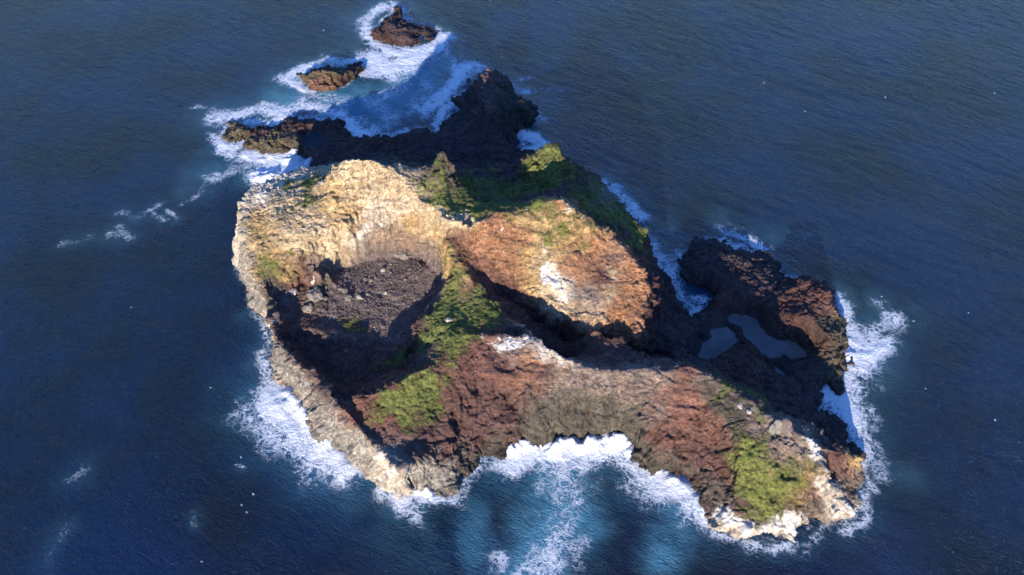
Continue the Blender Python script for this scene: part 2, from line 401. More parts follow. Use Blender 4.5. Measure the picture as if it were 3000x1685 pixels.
# ------------------------------------------------------------------ rock material
def rock_material():
    m = NT("weathered_rock")
    geo = m.n("ShaderNodeNewGeometry"); P = geo.outputs['Position']
    col = m.attr("tint").outputs['Color']; veg = m.attr("veg").outputs['Fac']; gua = m.attr("guano").outputs['Fac']; lav = m.attr("lava").outputs['Fac']
    crk = m.attr("crack").outputs['Fac']
    n1 = m.noise(P, 0.09, 5, 0.6, 0.4); n2 = m.noise(P, 0.5, 6, 0.65); n3 = m.noise(P, 2.2, 5, 0.7)
    # bedding
    mp = m.n("ShaderNodeMapping"); m.l(P, mp.inputs[0]); mp.inputs['Scale'].default_value = (0.10, 0.10, 1.1); mp.inputs['Rotation'].default_value = (0.25, 0.12, 0)
    st = m.noise(mp.outputs[0], 1.0, 5, 0.65, 0.8)
    k1 = m.ramp(n1, 0.3, 0.7, 0.72, 1.25); k2 = m.ramp(n2, 0.25, 0.75, 0.68, 1.3); k3 = m.ramp(st, 0.35, 0.65, 0.8, 1.15); k4 = m.ramp(n3, 0.3, 0.7, 0.75, 1.2)
    k = m.math('MULTIPLY', m.math('MULTIPLY', k1, k2), m.math('MULTIPLY', k3, k4))
    kk = m.n("ShaderNodeCombineColor"); m.l(k, kk.inputs[0]); m.l(k, kk.inputs[1]); m.l(k, kk.inputs[2])
    c = m.mix(1.0, col, kk.outputs[0], 'MULTIPLY')
    # iron and pale mottling
    c = m.mix(m.math('MULTIPLY', m.ramp(m.noise(P, 0.21, 5, 0.7), 0.5, 0.68), 0.35), c, m.mix(1.0, c, (1.35, 0.80, 0.55), 'MULTIPLY'))
    c = m.mix(m.math('MULTIPLY', m.ramp(m.noise(P, 0.33, 6, 0.7, 0.6), 0.56, 0.72), 0.30), c, m.mix(1.0, c, (1.5, 1.5, 1.5), 'MULTIPLY'))
    # dark cracks
    vo = m.n("ShaderNodeTexVoronoi"); vo.feature = 'DISTANCE_TO_EDGE'; vo.inputs['Scale'].default_value = 0.16
    wv = m.n("ShaderNodeVectorMath", operation='ADD'); m.l(P, wv.inputs[0])
    nc = m.n("ShaderNodeTexNoise"); m.l(P, nc.inputs['Vector']); nc.inputs['Scale'].default_value = 0.25; nc.inputs['Detail'].default_value = 4
    sc = m.n("ShaderNodeVectorMath", operation='SCALE'); m.l(nc.outputs['Color'], sc.inputs[0]); sc.inputs['Scale'].default_value = 9.0
    m.l(sc.outputs[0], wv.inputs[1]); m.l(wv.outputs[0], vo.inputs['Vector'])
    sc2 = m.n("ShaderNodeVectorMath", operation='SCALE'); m.l(nc.outputs['Color'], sc2.inputs[0]); sc2.inputs['Scale'].default_value = 3.0
    wv2 = m.n("ShaderNodeVectorMath", operation='ADD'); m.l(P, wv2.inputs[0]); m.l(sc2.outputs[0], wv2.inputs[1]); PWr = wv2.outputs[0]
    cr = m.ramp(vo.outputs['Distance'], 0.0, 0.09, 1.0, 0.0)
    cr = m.math('MULTIPLY', cr, m.math('MULTIPLY', crk, m.ramp(n2, 0.42, 0.6)))
    c = m.mix(m.math('MULTIPLY', cr, 0.9), c, m.mix(1.0, c, (0.35, 0.3, 0.3), 'MULTIPLY'))
    # bedding seams: thin dark lines along the tilted layers
    ms = m.n("ShaderNodeMapping", vector_type='TEXTURE'); m.l(PWr, ms.inputs[0]); ms.inputs['Rotation'].default_value = (0.35, -0.12, 0.45); ms.inputs['Scale'].default_value = (9.0, 5.0, 1.0)
    sn = m.noise(ms.outputs[0], 0.55, 5, 0.62, 0.2)
    seam = m.ramp(m.math('ABSOLUTE', m.math('SUBTRACT', sn, 0.5)), 0.0, 0.035, 1.0, 0.0)
    seam = m.math('MULTIPLY', seam, m.math('MULTIPLY', crk, m.ramp(n1, 0.36, 0.56)))
    c = m.mix(m.math('MULTIPLY', seam, 0.70), c, m.mix(1.0, c, (0.34, 0.28, 0.26), 'MULTIPLY'))
    def cells(scale):
        v = m.n("ShaderNodeTexVoronoi"); m.l(PWr, v.inputs['Vector']); v.inputs['Scale'].default_value = scale
        q_ = m.n("ShaderNodeSeparateColor"); m.l(v.outputs['Color'], q_.inputs[0]); return q_.outputs[0]
    ca, cb = cells(0.45), cells(1.1)
    blk = m.math('ADD', m.math('MULTIPLY', ca, 1.0), m.math('MULTIPLY', cb, 0.5))
    kb = m.ramp(blk, 0.1, 1.4, 0.84, 1.16); kc = m.n("ShaderNodeCombineColor"); m.l(kb, kc.inputs[0]); m.l(kb, kc.inputs[1]); m.l(kb, kc.inputs[2])
    c = m.mix(1.0, c, kc.outputs[0], 'MULTIPLY')
    # guano
    gn = m.math('ADD', m.math('MULTIPLY', m.noise(P, 0.35, 9, 0.85, 1.2), 0.65), m.math('MULTIPLY', n3, 0.35))
    gm = m.ramp(m.math('SUBTRACT', m.math('ADD', gn, m.math('MULTIPLY', gua, 0.46)), 0.83), -0.04, 0.12)
    c = m.mix(m.math('MULTIPLY', gm, 0.85), c, (0.74, 0.67, 0.57))
    # turf and succulents
    vn = m.math('ADD', m.math('MULTIPLY', m.noise(P, 0.22, 9, 0.85, 0.9), 0.62), m.math('MULTIPLY', n3, 0.38))
    vn = m.math('ADD', m.math('MULTIPLY', m.math('SUBTRACT', vn, 0.5), 1.5), 0.5)
    vm = m.ramp(m.math('SUBTRACT', m.math('ADD', vn, m.math('MULTIPLY', veg, 0.44)), 0.765), -0.07, 0.09)
    vc = m.mix(m.ramp(n2, 0.35, 0.65), (0.060, 0.078, 0.018), (0.20, 0.215, 0.048))
    vc = m.mix(m.math('MULTIPLY', m.ramp(m.noise(P, 1.3, 5, 0.7), 0.5, 0.68), 0.6), vc, (0.36, 0.31, 0.12))
    c = m.mix(m.math('MULTIPLY', vm, 0.93), c, vc)
    # wet band and dark weed near the water
    sp = m.n("ShaderNodeSeparateXYZ"); m.l(P, sp.inputs[0])
    wz = m.math('ADD', sp.outputs[2], m.math('MULTIPLY', m.ramp(n1, 0.3, 0.7, -1, 1), 1.6))
    wet = m.ramp(wz, 0.8, 5.0, 1.0, 0.0)
    c = m.mix(m.math('MULTIPLY', wet, 0.55), c, m.mix(1.0, c, (0.38, 0.36, 0.36), 'MULTIPLY'))
    m.l(c, m.b.inputs['Base Color'])
    m.l(m.math('SUBTRACT', 0.92, m.math('MULTIPLY', wet, 0.30)), m.b.inputs['Roughness'])
    m.b.inputs['Specular IOR Level'].default_value = 0.25
    # relief
    bn = m.math('ADD', m.math('MULTIPLY', n2, 0.9), m.math('MULTIPLY', n3, 0.55))
    bn = m.math('ADD', bn, m.math('MULTIPLY', blk, 0.75))
    bn = m.math('SUBTRACT', bn, m.math('MULTIPLY', seam, 0.6))
    bn = m.math('ADD', bn, m.math('MULTIPLY', st, 0.9))
    bn = m.math('SUBTRACT', bn, m.math('MULTIPLY', cr, 0.5))
    bn = m.math('ADD', bn, m.math('MULTIPLY', m.math('MULTIPLY', vm, m.noise(P, 1.0, 6, 0.75)), 2.2))
    bu = m.n("ShaderNodeBump"); bu.inputs['Strength'].default_value = 0.65; bu.inputs['Distance'].default_value = 1.0; m.l(bn, bu.inputs['Height'])
    m.l(bu.outputs[0], m.b.inputs['Normal'])
    return m.m
M_rock = rock_material()

# ------------------------------------------------------------------ colour, plant and guano survey: (px, py, radius in m, colour)
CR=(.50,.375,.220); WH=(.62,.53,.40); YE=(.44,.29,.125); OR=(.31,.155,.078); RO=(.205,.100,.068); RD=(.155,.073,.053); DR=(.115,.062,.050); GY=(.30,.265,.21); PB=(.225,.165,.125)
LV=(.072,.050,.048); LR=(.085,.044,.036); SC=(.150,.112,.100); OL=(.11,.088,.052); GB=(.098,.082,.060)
TINT = [
 (700,600,14,WH),(700,680,12,WH),(720,760,10,GY),(740,830,10,GY),(765,900,9,GY),(790,980,8,WH),(810,1060,9,GY),(850,1110,9,GY),(900,1150,9,GY),(940,1220,10,GY),(990,1280,10,GY),(1060,1330,10,GY),(1110,1360,11,WH),(1150,1400,9,WH),(1220,1370,10,GY),(1270,1400,10,GY),(1300,1420,9,GY),(1340,1390,9,GB),
 (780,560,14,WH),(850,520,12,WH),(900,520,12,CR),(760,650,14,YE),(840,620,16,CR),(900,640,14,CR),(960,600,14,YE),(930,670,12,CR),(860,720,14,CR),(780,740,11,YE),(830,790,9,YE),
 (1010,500,12,CR),(1080,500,12,CR),(1140,540,12,CR),(1050,560,14,CR),(1100,610,12,(.56,.46,.33)),(1180,600,12,(.54,.43,.29)),(1000,620,12,YE),(1030,660,11,CR),(980,700,10,CR),(1060,680,10,WH),(1200,640,9,YE),
 (1130,680,10,(.27,.19,.125)),(1200,700,11,(.25,.165,.11)),(1080,710,8,PB),(1000,745,9,CR),(930,790,8,PB),(1250,720,9,PB),(890,770,8,RD),(860,820,8,RD),
 (1270,660,8,CR),(1290,700,8,YE),(1320,760,8,YE),(1340,820,7,YE),(1350,730,7,RD),(1370,790,7,OR),(1310,790,7,YE),
 (1250,570,10,CR),(1320,640,6,CR),(1290,500,12,GB),(1360,655,6,CR),
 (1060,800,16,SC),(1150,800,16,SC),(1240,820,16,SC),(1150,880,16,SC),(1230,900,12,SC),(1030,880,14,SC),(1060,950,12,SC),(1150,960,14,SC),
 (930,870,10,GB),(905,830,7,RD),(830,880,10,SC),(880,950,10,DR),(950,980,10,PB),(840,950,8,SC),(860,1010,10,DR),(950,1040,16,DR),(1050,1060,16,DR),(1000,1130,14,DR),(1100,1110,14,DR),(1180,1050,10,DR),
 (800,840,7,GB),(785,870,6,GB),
 (1230,930,9,GB),(1300,930,10,GB),(1280,1010,9,GB),(1320,880,8,PB),(1200,1020,9,DR),
 (1230,1150,12,RD),(1180,1230,12,RD),(1090,1230,10,RD),(1130,1290,10,DR),(1250,1280,10,DR),(1280,1180,9,DR),(1200,1320,8,DR),
 (1310,1180,6,OR),(1330,1080,8,RD),(1370,1060,12,RD),(1350,1150,12,DR),(1400,1180,14,DR),(1340,1280,12,DR),(1300,1310,8,DR),(1400,1290,9,DR),(1440,1300,8,GB),(1370,1340,8,GB),  # DR: dark red rock, with recess shade painted in, here and next row
 (1420,1000,9,RD),(1480,1010,7,PB),(1550,1005,7,WH),(1600,1030,7,WH),(1650,1065,6,WH),(1540,1060,12,OR),(1600,1090,10,RD),(1470,1080,12,RD),(1450,1150,12,DR),(1520,1160,10,DR),
 (1640,1120,12,PB),(1720,1110,10,PB),(1800,1120,10,PB),(1600,1180,13,GB),(1700,1170,14,GB),(1780,1190,13,GB),(1560,1230,12,GB),(1680,1240,13,GB),(1800,1250,12,GB),(1480,1240,10,DR),
 (1870,1110,10,PB),(1950,1110,9,PB),(1900,1170,12,PB),(1850,1210,10,GB),(1870,1300,12,GB),(1900,1360,9,GB),(1950,1290,10,RD),(1980,1360,8,GB),
 (2010,1090,7,RD),(2000,1140,10,RO),(2020,1200,12,RO),(2060,1230,9,RO),(1960,1170,8,RO),(1680,1095,9,PB),(1760,1140,9,PB),(1860,1150,9,PB),(1640,1150,8,PB),(1720,1150,7,PB),(1500,1060,7,PB),(1560,1110,7,RO),(1420,1060,7,RO),(1980,1230,9,RD),(2080,1290,9,RD),(2050,1350,12,DR),(2110,1320,8,DR),(2100,1400,9,DR),(2060,1440,7,GB),(2100,1470,7,GB),(2095,1500,6,DR),
 (2080,1130,8,GB),(2120,1180,10,GB),(2170,1210,10,GB),(2060,1110,5,PB),(2230,1240,8,PB),(2280,1260,8,PB),(2330,1290,8,PB),(2380,1300,6,WH),(2400,1340,5,WH),(2420,1420,5,WH),(2440,1460,7,WH),
 (2200,1320,12,GB),(2250,1400,14,YE),(2210,1470,12,GB),(2300,1350,12,PB),(2330,1430,10,YE),(2290,1300,9,PB),(2350,1340,8,PB),(2290,1500,8,DR),(2160,1500,6,RD),(2190,1530,4,RD),(2390,1460,6,DR),(2360,1500,6,GB),
 (2130,1540,7,WH),(2200,1555,7,WH),(2280,1555,7,WH),(2330,1540,6,WH),(2400,1515,7,PB),(2460,1510,7,WH),(2510,1470,6,WH),
 (2440,1360,7,DR),(2470,1400,8,DR),(2480,1440,7,GB),(2505,1360,6,YE),(2500,1390,6,PB),(2420,1310,5,PB),
 (1700,600,6,OR),(1620,590,5,OR),(1560,650,8,YE),(1640,650,10,YE),(1700,690,10,YE),(1450,670,10,OR),(1500,700,10,OR),(1560,740,10,YE),(1620,700,9,YE),(1680,700,7,OR),(1760,730,10,OR),(1720,710,6,OR),(1830,770,9,OR),
 (1420,720,10,OR),(1400,780,10,RD),(1480,780,10,OR),(1550,820,9,YE),(1450,850,10,DR),(1520,890,10,DR),(1600,940,10,DR),(1490,830,8,RD),
 (1600,780,6,WH),(1630,820,6,WH),(1665,860,6,WH),(1615,870,5,CR),(1640,900,7,CR),(1590,750,5,WH),(1700,920,6,CR),(1650,930,6,RD),
 (1700,780,9,OR),(1740,860,7,PB),(1720,905,6,PB),(1760,800,7,RD),(1800,730,6,PB),(1830,840,10,OR),(1820,920,10,OR),(1790,980,10,OR),(1850,970,9,OR),(1740,970,9,OR),(1865,860,8,OR),(1800,800,5,CR),(1795,870,5,CR),(1760,930,5,CR),(1730,960,5,CR),
 (1700,1010,12,DR),(1800,1040,12,DR),(1650,1000,9,DR),(1870,1030,9,DR),(1885,740,6,RD),(1892,720,5,RD),(1895,790,5,RD),(1905,850,6,DR),
 (1930,900,12,LR),(1950,970,14,LV),(1980,1010,12,LV),(1900,960,10,LR),(1920,1040,12,LV),(1915,800,6,LV),(1990,930,8,LV),(2050,950,9,LV),
 (2060,740,14,LV),(2120,780,14,LV),(2200,800,14,LV),(2050,800,12,LV),(2150,860,10,DR),(2120,880,8,LR),(2200,900,9,LR),(2250,840,10,LV),(2160,800,8,LR),
 (2320,850,12,LR),(2380,860,12,(.13,.062,.048)),(2420,880,9,(.14,.068,.05)),(2400,930,9,DR),(2300,920,12,LR),(2440,960,12,OL),(2470,1020,12,OL),(2400,1000,12,LR),(2350,960,10,LR),(2440,1080,10,OL),(2450,920,7,OL),
 (2200,1010,9,LR),(2180,1050,10,LR),(2250,1080,12,LR),(2330,1120,14,LV),(2400,1100,12,LV),(2280,1040,9,LV),(2380,1200,12,LV),(2440,1240,12,LV),(2300,1180,10,LV),(2480,1300,8,LV),(2200,1130,10,LR),
 (2110,1110,6,GB),(2150,1140,6,GB),
 (700,380,9,OL),(680,395,8,OL),(790,410,9,OL),(850,410,9,OL),(760,380,7,LR),(850,370,10,LR),(950,370,10,LR),(920,400,12,LV),(880,450,9,OL),(960,450,12,LV),(1050,430,12,LR),(1150,420,12,LR),(1250,410,12,LV),
 (1100,450,12,LV),(1250,460,14,LV),(1350,440,14,LV),(1450,440,14,LV),(1520,460,10,LV),(1400,410,10,LV),(1480,370,10,LV),(1440,300,12,(.11,.075,.068)),(1430,240,9,(.13,.085,.075)),(1425,200,6,PB),(1520,320,12,(.055,.055,.045)),(1380,320,10,LV),(1340,360,9,LV),(1430,360,9,(.06,.05,.045)),
 (1170,90,12,LV),(1200,110,12,LV),(1165,40,8,LR),(1110,105,9,LR),(1240,90,8,LV),(1150,130,8,LR),
 (920,215,10,OL),(960,220,10,OL),(1000,210,9,OL),(940,245,8,RO),(975,245,6,RO),(920,260,5,RO),(1040,200,8,LR),(1000,235,6,LR),
 (1360,530,14,DR),(1460,520,10,LV),(1420,570,14,GB),(1560,500,14,DR),(1600,450,10,GB),(1650,520,12,DR),(1720,560,12,GB),(1780,590,12,GY),(1830,650,12,GB),(1780,660,10,DR),(1860,700,9,DR),(1180,490,10,GB),
]
VEG = [(1600,460,12,.9),(1570,500,14,1.0),(1640,500,12,1.0),(1600,540,12,1.1),(1540,480,8,.8),(1300,930,12,1.05),(1260,980,9,1.0),(1180,1045,9,.8),(1120,1065,8,.6),(1330,1050,7,.8),(1310,1085,6,.7),(1400,1010,6,.6),(1400,880,7,.9),(1340,800,8,.8),(800,600,30,.44),(870,650,25,.42),(750,680,20,.42),(960,620,16,.3),(1560,720,14,.35),(1650,700,16,.5),(2120,1200,14,.4),(1310,760,8,.7),(1350,740,8,.5),(1290,640,8,.5),(1380,700,6,.4),(1120,1190,9,.7),(1420,950,8,.8),(1300,1020,9,.8),(1150,1170,10,1),(1180,1220,9,.95),(1260,1140,9,1),(1270,1200,8,.9),(1240,1110,8,1),(1140,1215,7,.7),(1090,1240,6,.6),(1200,1260,6,.6),(1330,830,6,.9),(1320,720,5,.7),(1345,770,5,.6),(1460,940,6,.7),(1350,960,8,1.0),(1400,1000,5,.6),(1380,560,14,1.0),(1450,545,12,.8),(1500,570,12,1.0),(1540,540,12,.7),(1420,610,12,1.1),(1500,605,12,1.1),(1580,480,12,.7),(1560,560,10,.9),(1640,500,12,.7),(1780,630,12,.9),(1840,660,10,1.0),(1790,600,10,.8),(1860,690,8,1.0),(1740,560,10,.7),(2240,1330,12,.8),(2190,1350,12,1.0),(2290,1430,14,.9),(2210,1430,12,1.0),(2340,1380,10,.7),(2350,1430,8,.7),(2240,1500,10,.9),(2170,1400,6,.9),(790,560,8,.5),(850,540,9,.8),(900,540,9,.95),(930,520,8,.9),(905,570,7,.8),(870,600,8,.45),(820,600,8,.35),(780,620,7,.4),(900,590,5,.9),(880,610,5,.9),(840,640,6,.4),(760,700,5,.6),(790,780,7,.85),(780,800,5,.8),(860,750,5,.6),(840,775,5,.6),(810,820,4,.6),(850,805,4,.7),(960,655,4,.5),(745,720,4,.5),
 (1290,480,9,.62),(1290,530,10,.8),(1290,580,11,.95),(1340,600,11,1.05),(1400,620,9,1.1),(1460,600,9,1.1),(1520,600,9,1.1),(1570,600,8,1.1),(1240,540,8,.9),(1200,490,8,.7),(1400,530,10,.7),(1440,500,8,.85),(1380,505,6,.9),(1500,540,9,.6),(1560,470,9,.65),(1610,460,8,.5),(1640,470,9,.6),(1580,520,12,.7),(1650,540,8,.6),(1350,560,10,.9),(1470,570,10,.9),
 (1700,580,11,.9),(1740,530,9,.7),(1790,570,8,.55),(1760,620,12,.85),(1820,640,11,.95),(1850,670,9,1.0),(1800,680,9,.7),(1860,720,7,.9),(1690,560,8,.6),(1720,610,8,.9),
 (1280,655,4,.6),(1310,700,4,.6),(1330,740,5,.7),(1330,790,6,.7),(1370,810,6,.7),(1310,850,5,.8),(1345,860,7,.95),(1400,860,7,.85),(1300,890,9,1.1),(1270,920,9,1.1),(1350,910,9,1.1),(1410,920,8,1.0),(1430,900,8,.9),(1310,950,9,1.1),(1380,940,8,1.0),(1260,960,9,1.0),(1230,1000,9,.75),(1290,1000,8,.6),(1350,1000,8,1.0),(1370,985,7,.9),(1340,1030,6,.8),(1200,1040,8,.5),(1270,1050,8,.6),(1160,1060,7,.45),
 (1210,1110,8,.85),(1220,1150,9,1.1),(1190,1180,9,1.05),(1250,1180,8,1.0),(1240,1220,7,.85),(1160,1200,6,.6),(1090,1260,6,.55),(1190,1230,6,.7),(1260,1230,4,.8),
 (1050,950,6,.95),(1010,930,5,.7),(1040,900,4,.45),(960,905,4,.4),(980,920,4,.5),
 (1600,640,6,.7),(1640,660,8,.85),(1660,680,5,.9),(1600,700,5,.8),(1700,700,4,.6),(1710,720,4,.9),(1610,710,4,.95),(1540,700,4,.4),(1730,660,5,.6),(1690,640,6,.6),(1530,690,4,.4),(1500,780,4,.3),
 (2180,1310,8,.95),(2220,1340,10,1.0),(2200,1390,11,.85),(2260,1400,12,.85),(2230,1450,12,.95),(2300,1400,10,.8),(2290,1460,10,.8),(2330,1400,8,.6),(2180,1450,8,.85),(2260,1500,8,.8),(2220,1500,8,.8),(2310,1340,8,.4),(2150,1260,6,.5),(2120,1230,5,.45),(2180,1240,6,.35),(2350,1450,6,.6),(2210,1270,6,.4),
 (2130,1130,6,.85),(2170,1150,6,.95),(2220,1180,6,.95),(2240,1210,5,.8),(2110,1090,5,.5),(2370,1350,6,.3),
 (890,440,4,.3),(1885,645,5,1.0),(1880,690,5,1.0),(1878,710,4,.9)]
GUA = [(1000,1230,8,.6),(1060,1300,9,.75),(1110,1340,9,.8),(1150,1380,8,.8),(830,1060,7,.5),(700,720,8,.6),(725,800,8,.5),(790,945,5,.9),(800,990,5,.8),(1290,480,7,.55),(1290,520,8,.5),(1285,455,4,.8),(1280,560,7,.5),(1760,545,8,.6),(830,1080,9,.55),(870,1130,9,.55),(930,1190,10,.6),(980,1250,10,.6),(1130,1320,10,.7),(1090,1310,9,.7),(735,820,9,.6),(760,880,8,.6),(1210,1390,9,.5),(1170,1380,6,.9),(700,580,14,.7),(690,650,10,.9),(720,740,9,.55),(760,880,7,.4),(790,960,6,.8),(790,560,12,.6),(850,520,10,.7),(1100,600,16,.62),(1180,600,9,.7),(1090,640,10,.62),(1060,680,8,.8),(1000,480,6,.6),(1230,560,6,.5),(940,690,10,.7),(985,715,7,.6),(1040,700,7,.7),  # spots on the spire also whiten it to stand in for sunlight
 (1070,1280,8,.55),(1110,1350,10,.7),(1150,1390,8,.6),(1030,1310,4,.9),(1010,1300,4,.9),(1250,1350,6,.4),(1300,1400,8,.35),(920,870,8,.4),(905,815,4,.9),
 (1380,655,3,.5),(1480,660,2.5,1.1),(1478,680,2.5,1.0),(1580,620,4,.6),(1660,600,6,.8),(1670,630,5,.7),(1570,640,3,.8),
 (1600,745,4,1.0),(1595,780,6,1.05),(1620,820,7,1.1),(1650,860,6,1.0),(1600,860,4,.7),(1690,850,4,.8),(1640,900,6,.5),(1590,890,5,.6),(1700,920,5,.5),(1805,810,3,.9),(1810,790,3,.8),(1798,850,3,.8),(1770,900,3,.7),
 (1410,995,4,.9),(1465,1000,5,1.2),(1500,1005,5,1.2),(1540,1000,5,.8),(1600,1030,6,.7),(1640,1060,5,.8),(1680,1075,5,.6),(1250,1010,4,.7),(1320,1000,3,.7),
 (2385,1300,6,.9),(2400,1330,5,1.0),(2370,1310,5,.8),(2410,1380,4,.8),(2430,1440,4,.7),(2160,1200,4,.7),(2190,1215,4,.6),
 (2120,1520,7,1.1),(2180,1550,7,1.15),(2250,1555,8,1.15),(2310,1550,7,1.15),(2340,1530,6,1.0),(2440,1510,6,.8),(2500,1480,6,1.0),(2515,1450,4,.9),(2480,1510,5,.9),
 (1760,560,7,.6),(1740,590,7,.55),(1730,540,6,.6),(1425,205,4,.5),(1430,260,4,.4),(1800,600,5,.5),(1290,500,8,.35),(960,975,4,.5),(1005,990,3,.6)]
LAVA = [(1930,900),(1960,980),(2060,740),(2120,780),(2200,800),(2250,840),(2320,900),(2400,950),(2460,1020),(2440,1100),(2300,1100),(2380,1180),(2440,1240),(2200,1050),(2490,1310),(700,380),(800,400),(900,370),(900,430),(1000,390),(1000,450),(1100,430),(1200,430),(1300,430),(1400,430),(1500,450),(1440,380),(1440,300),(1430,230),(1520,320),(1350,360),(1170,90),(1110,105),(1230,90),(950,220),(1030,200),(1560,460)]

# ------------------------------------------------------------------ land mesh
DX, DY = 0.55, 0.32
ax = np.arange(-252, 246, DX); ay = np.arange(152, 692, DY)
AX, AY = np.meshgrid(ax, ay)
x = AX.ravel(); y = AY.ravel(); n_all = len(x)
coarse = samp(x, y)
near = coarse > -7.5
idx = np.flatnonzero(near)
P2 = np.stack([x[idx], y[idx], np.zeros(len(idx))], -1)
w1 = fbm(P2 * 0.055, 4, 11); w2 = fbm(P2 * 0.055 + 40, 4, 21)
xw = P2[:, 0] + w1 * 3.2; yw = P2[:, 1] + w2 * 3.2
h = samp(xw, yw)
POOL1 = W([(2082,964),(2105,962),(2135,957),(2163,992),(2138,1017),(2110,1038),(2082,1062),(2048,1062),(2034,1058),(2047,1034),(2054,1002),(2078,985)], 1.4)
POOL2 = W([(2131,928),(2152,921),(2190,928),(2220,936),(2227,957),(2248,981),(2276,995),(2311,995),(2325,1002),(2357,1038),(2322,1052),(2300,1041),(2258,1048),(2223,1031),(2198,1002),(2177,981),(2174,960),(2140,949)], 1.4)
POOL3 = W([(888,394),(900,391),(906,384),(921,388),(930,383),(944,391),(941,402),(952,412),(948,424),(936,423),(927,431),(912,426),(902,428),(893,418),(897,407)], 2.0)
POOL4 = W([(2262,1066),(2290,1075),(2310,1095),(2300,1102),(2275,1090)], 2.0)
pool_d = np.full(len(h), 99.0)
for pl, lv in ((POOL1, 1.4), (POOL2, 1.4), (POOL3, 2.0), (POOL4, 2.0)):
    k = np.flatnonzero((np.abs(xw - pl[0][0]) < 70) & (np.abs(yw - pl[0][1]) < 70))
    dq, _ = seg_dist(xw[k], yw[k], pl, True); ins = inpoly(xw[k], yw[k], pl)
    cap = np.where(ins, lv - 0.05 - 0.22 * dq, lv + 0.05 + dq * 0.5 + np.maximum(dq - 3, 0) ** 2 * 0.35)
    h[k] = np.where(ins, cap, np.minimum(h[k], cap)); sd = np.where(ins, -dq, dq); pool_d[k] = np.minimum(pool_d[k], sd)
# ledges: the beds step the slopes
bedz = h + 0.06 * xw - 0.03 * yw + 3.0 * w1; lam = 5.2
ter = np.sin(2 * np.pi * bedz / lam) + 0.35 * np.sin(2 * np.pi * bedz / 2.1 + 1)
h = h + ter * lam / (2 * np.pi) * 0.62 * sstep(3, 9, h) * sstep(-0.35, 0.45, fbm(P2 * 0.03, 3, 15) + 0.1) * np.where(pool_d < 6, 0, 1)
# local slope for how rough the ground is
e = 2.0
sx_ = (samp(xw + e, yw) - samp(xw - e, yw)) / (2 * e); sy_ = (samp(xw, yw + e) - samp(xw, yw - e)) / (2 * e)
slope = np.hypot(sx_, sy_)
nrm = np.stack([-sx_, -sy_, np.ones(len(h))], -1); nrm /= np.linalg.norm(nrm, axis=1)[:, None]
P3 = np.stack([P2[:, 0], P2[:, 1], h], -1)
print("land base", len(h), time.time() - T0)

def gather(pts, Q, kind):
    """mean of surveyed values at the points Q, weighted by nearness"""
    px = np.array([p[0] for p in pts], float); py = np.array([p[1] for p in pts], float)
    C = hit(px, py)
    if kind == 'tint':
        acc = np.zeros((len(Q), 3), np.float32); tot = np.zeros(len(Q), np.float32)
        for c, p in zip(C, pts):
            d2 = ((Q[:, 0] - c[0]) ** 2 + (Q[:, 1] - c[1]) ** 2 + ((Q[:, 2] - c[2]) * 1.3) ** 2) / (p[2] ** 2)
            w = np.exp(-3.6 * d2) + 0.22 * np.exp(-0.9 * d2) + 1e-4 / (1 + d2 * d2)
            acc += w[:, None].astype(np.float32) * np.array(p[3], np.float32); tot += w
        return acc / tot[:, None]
    acc = np.zeros(len(Q), np.float32)
    for c, p in zip(C, pts):
        r = p[2] if len(p) > 2 else 24.0; v = p[3] if len(p) > 3 else 1.0
        d2 = ((Q[:, 0] - c[0]) ** 2 + (Q[:, 1] - c[1]) ** 2 + (Q[:, 2] - c[2]) ** 2) / r ** 2
        near_ = d2 < 6
        acc[near_] = np.maximum(acc[near_], v * np.exp(-0.75 * d2[near_] ** 1.3))
    return acc
wq = np.stack([fbm(P3 * 0.11 + 5, 5, 31, .65), fbm(P3 * 0.11 + 95, 5, 41, .65), fbm(P3 * 0.11 + 55, 4, 51, .65)], -1) * 10
Q = P3 + wq
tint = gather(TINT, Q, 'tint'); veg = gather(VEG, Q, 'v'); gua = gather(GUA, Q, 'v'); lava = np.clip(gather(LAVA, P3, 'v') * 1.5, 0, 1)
scree = gather([(1060,800,20,1),(1150,800,20,1),(1230,820,16,1),(1150,880,20,1),(1230,880,12,1),(1080,900,14,.8),(1170,950,14,.7)], P3, 'v')
print("survey", time.time() - T0)

rough = 0.35 + 0.65 * sstep(0.25, 1.3, slope)
rough = rough * (1 - 0.75 * np.clip(scree, 0, 1))
smoo = gather([(1700,780,22,1),(1820,900,22,1),(1560,700,24,1),(1480,720,20,1),(1440,700,16,1),(1650,1120,20,.8),(1780,1120,20,.8),(1500,1060,18,.7),(2000,1150,18,.6),(1160,700,16,.8),(1050,720,14,.7),(1300,900,18,.6),(1210,1150,16,.6)], P3, 'v')
rough = rough * (1 - 0.55 * np.clip(smoo, 0, 1))
big = fbm(P3 * np.array([0.045, 0.045, 0.06]), 3, 61)
rid = fbm(P3 * 0.10, 4, 71, 0.55, True)
d1, d2, cid = worley(P3 * np.array([0.13, 0.13, 0.16]) + np.stack([w1, w2, w1], -1) * 0.5, 81)
e1, e2, eid = worley(P3 * np.array([0.36, 0.36, 0.42]) + 9 + np.stack([w2, w1, w2], -1) * 0.8, 91)
fine = fbm(P3 * 0.55, 3, 101, 0.6)
gul = fbm(P3 * np.array([0.12, 0.12, 0.022]) + 3, 4, 141, 0.5, True) * sstep(0.4, 1.2, slope)
edge = np.clip((d2 - d1) * 5, 0, 1); edge2 = np.clip((e2 - e1) * 4, 0, 1)
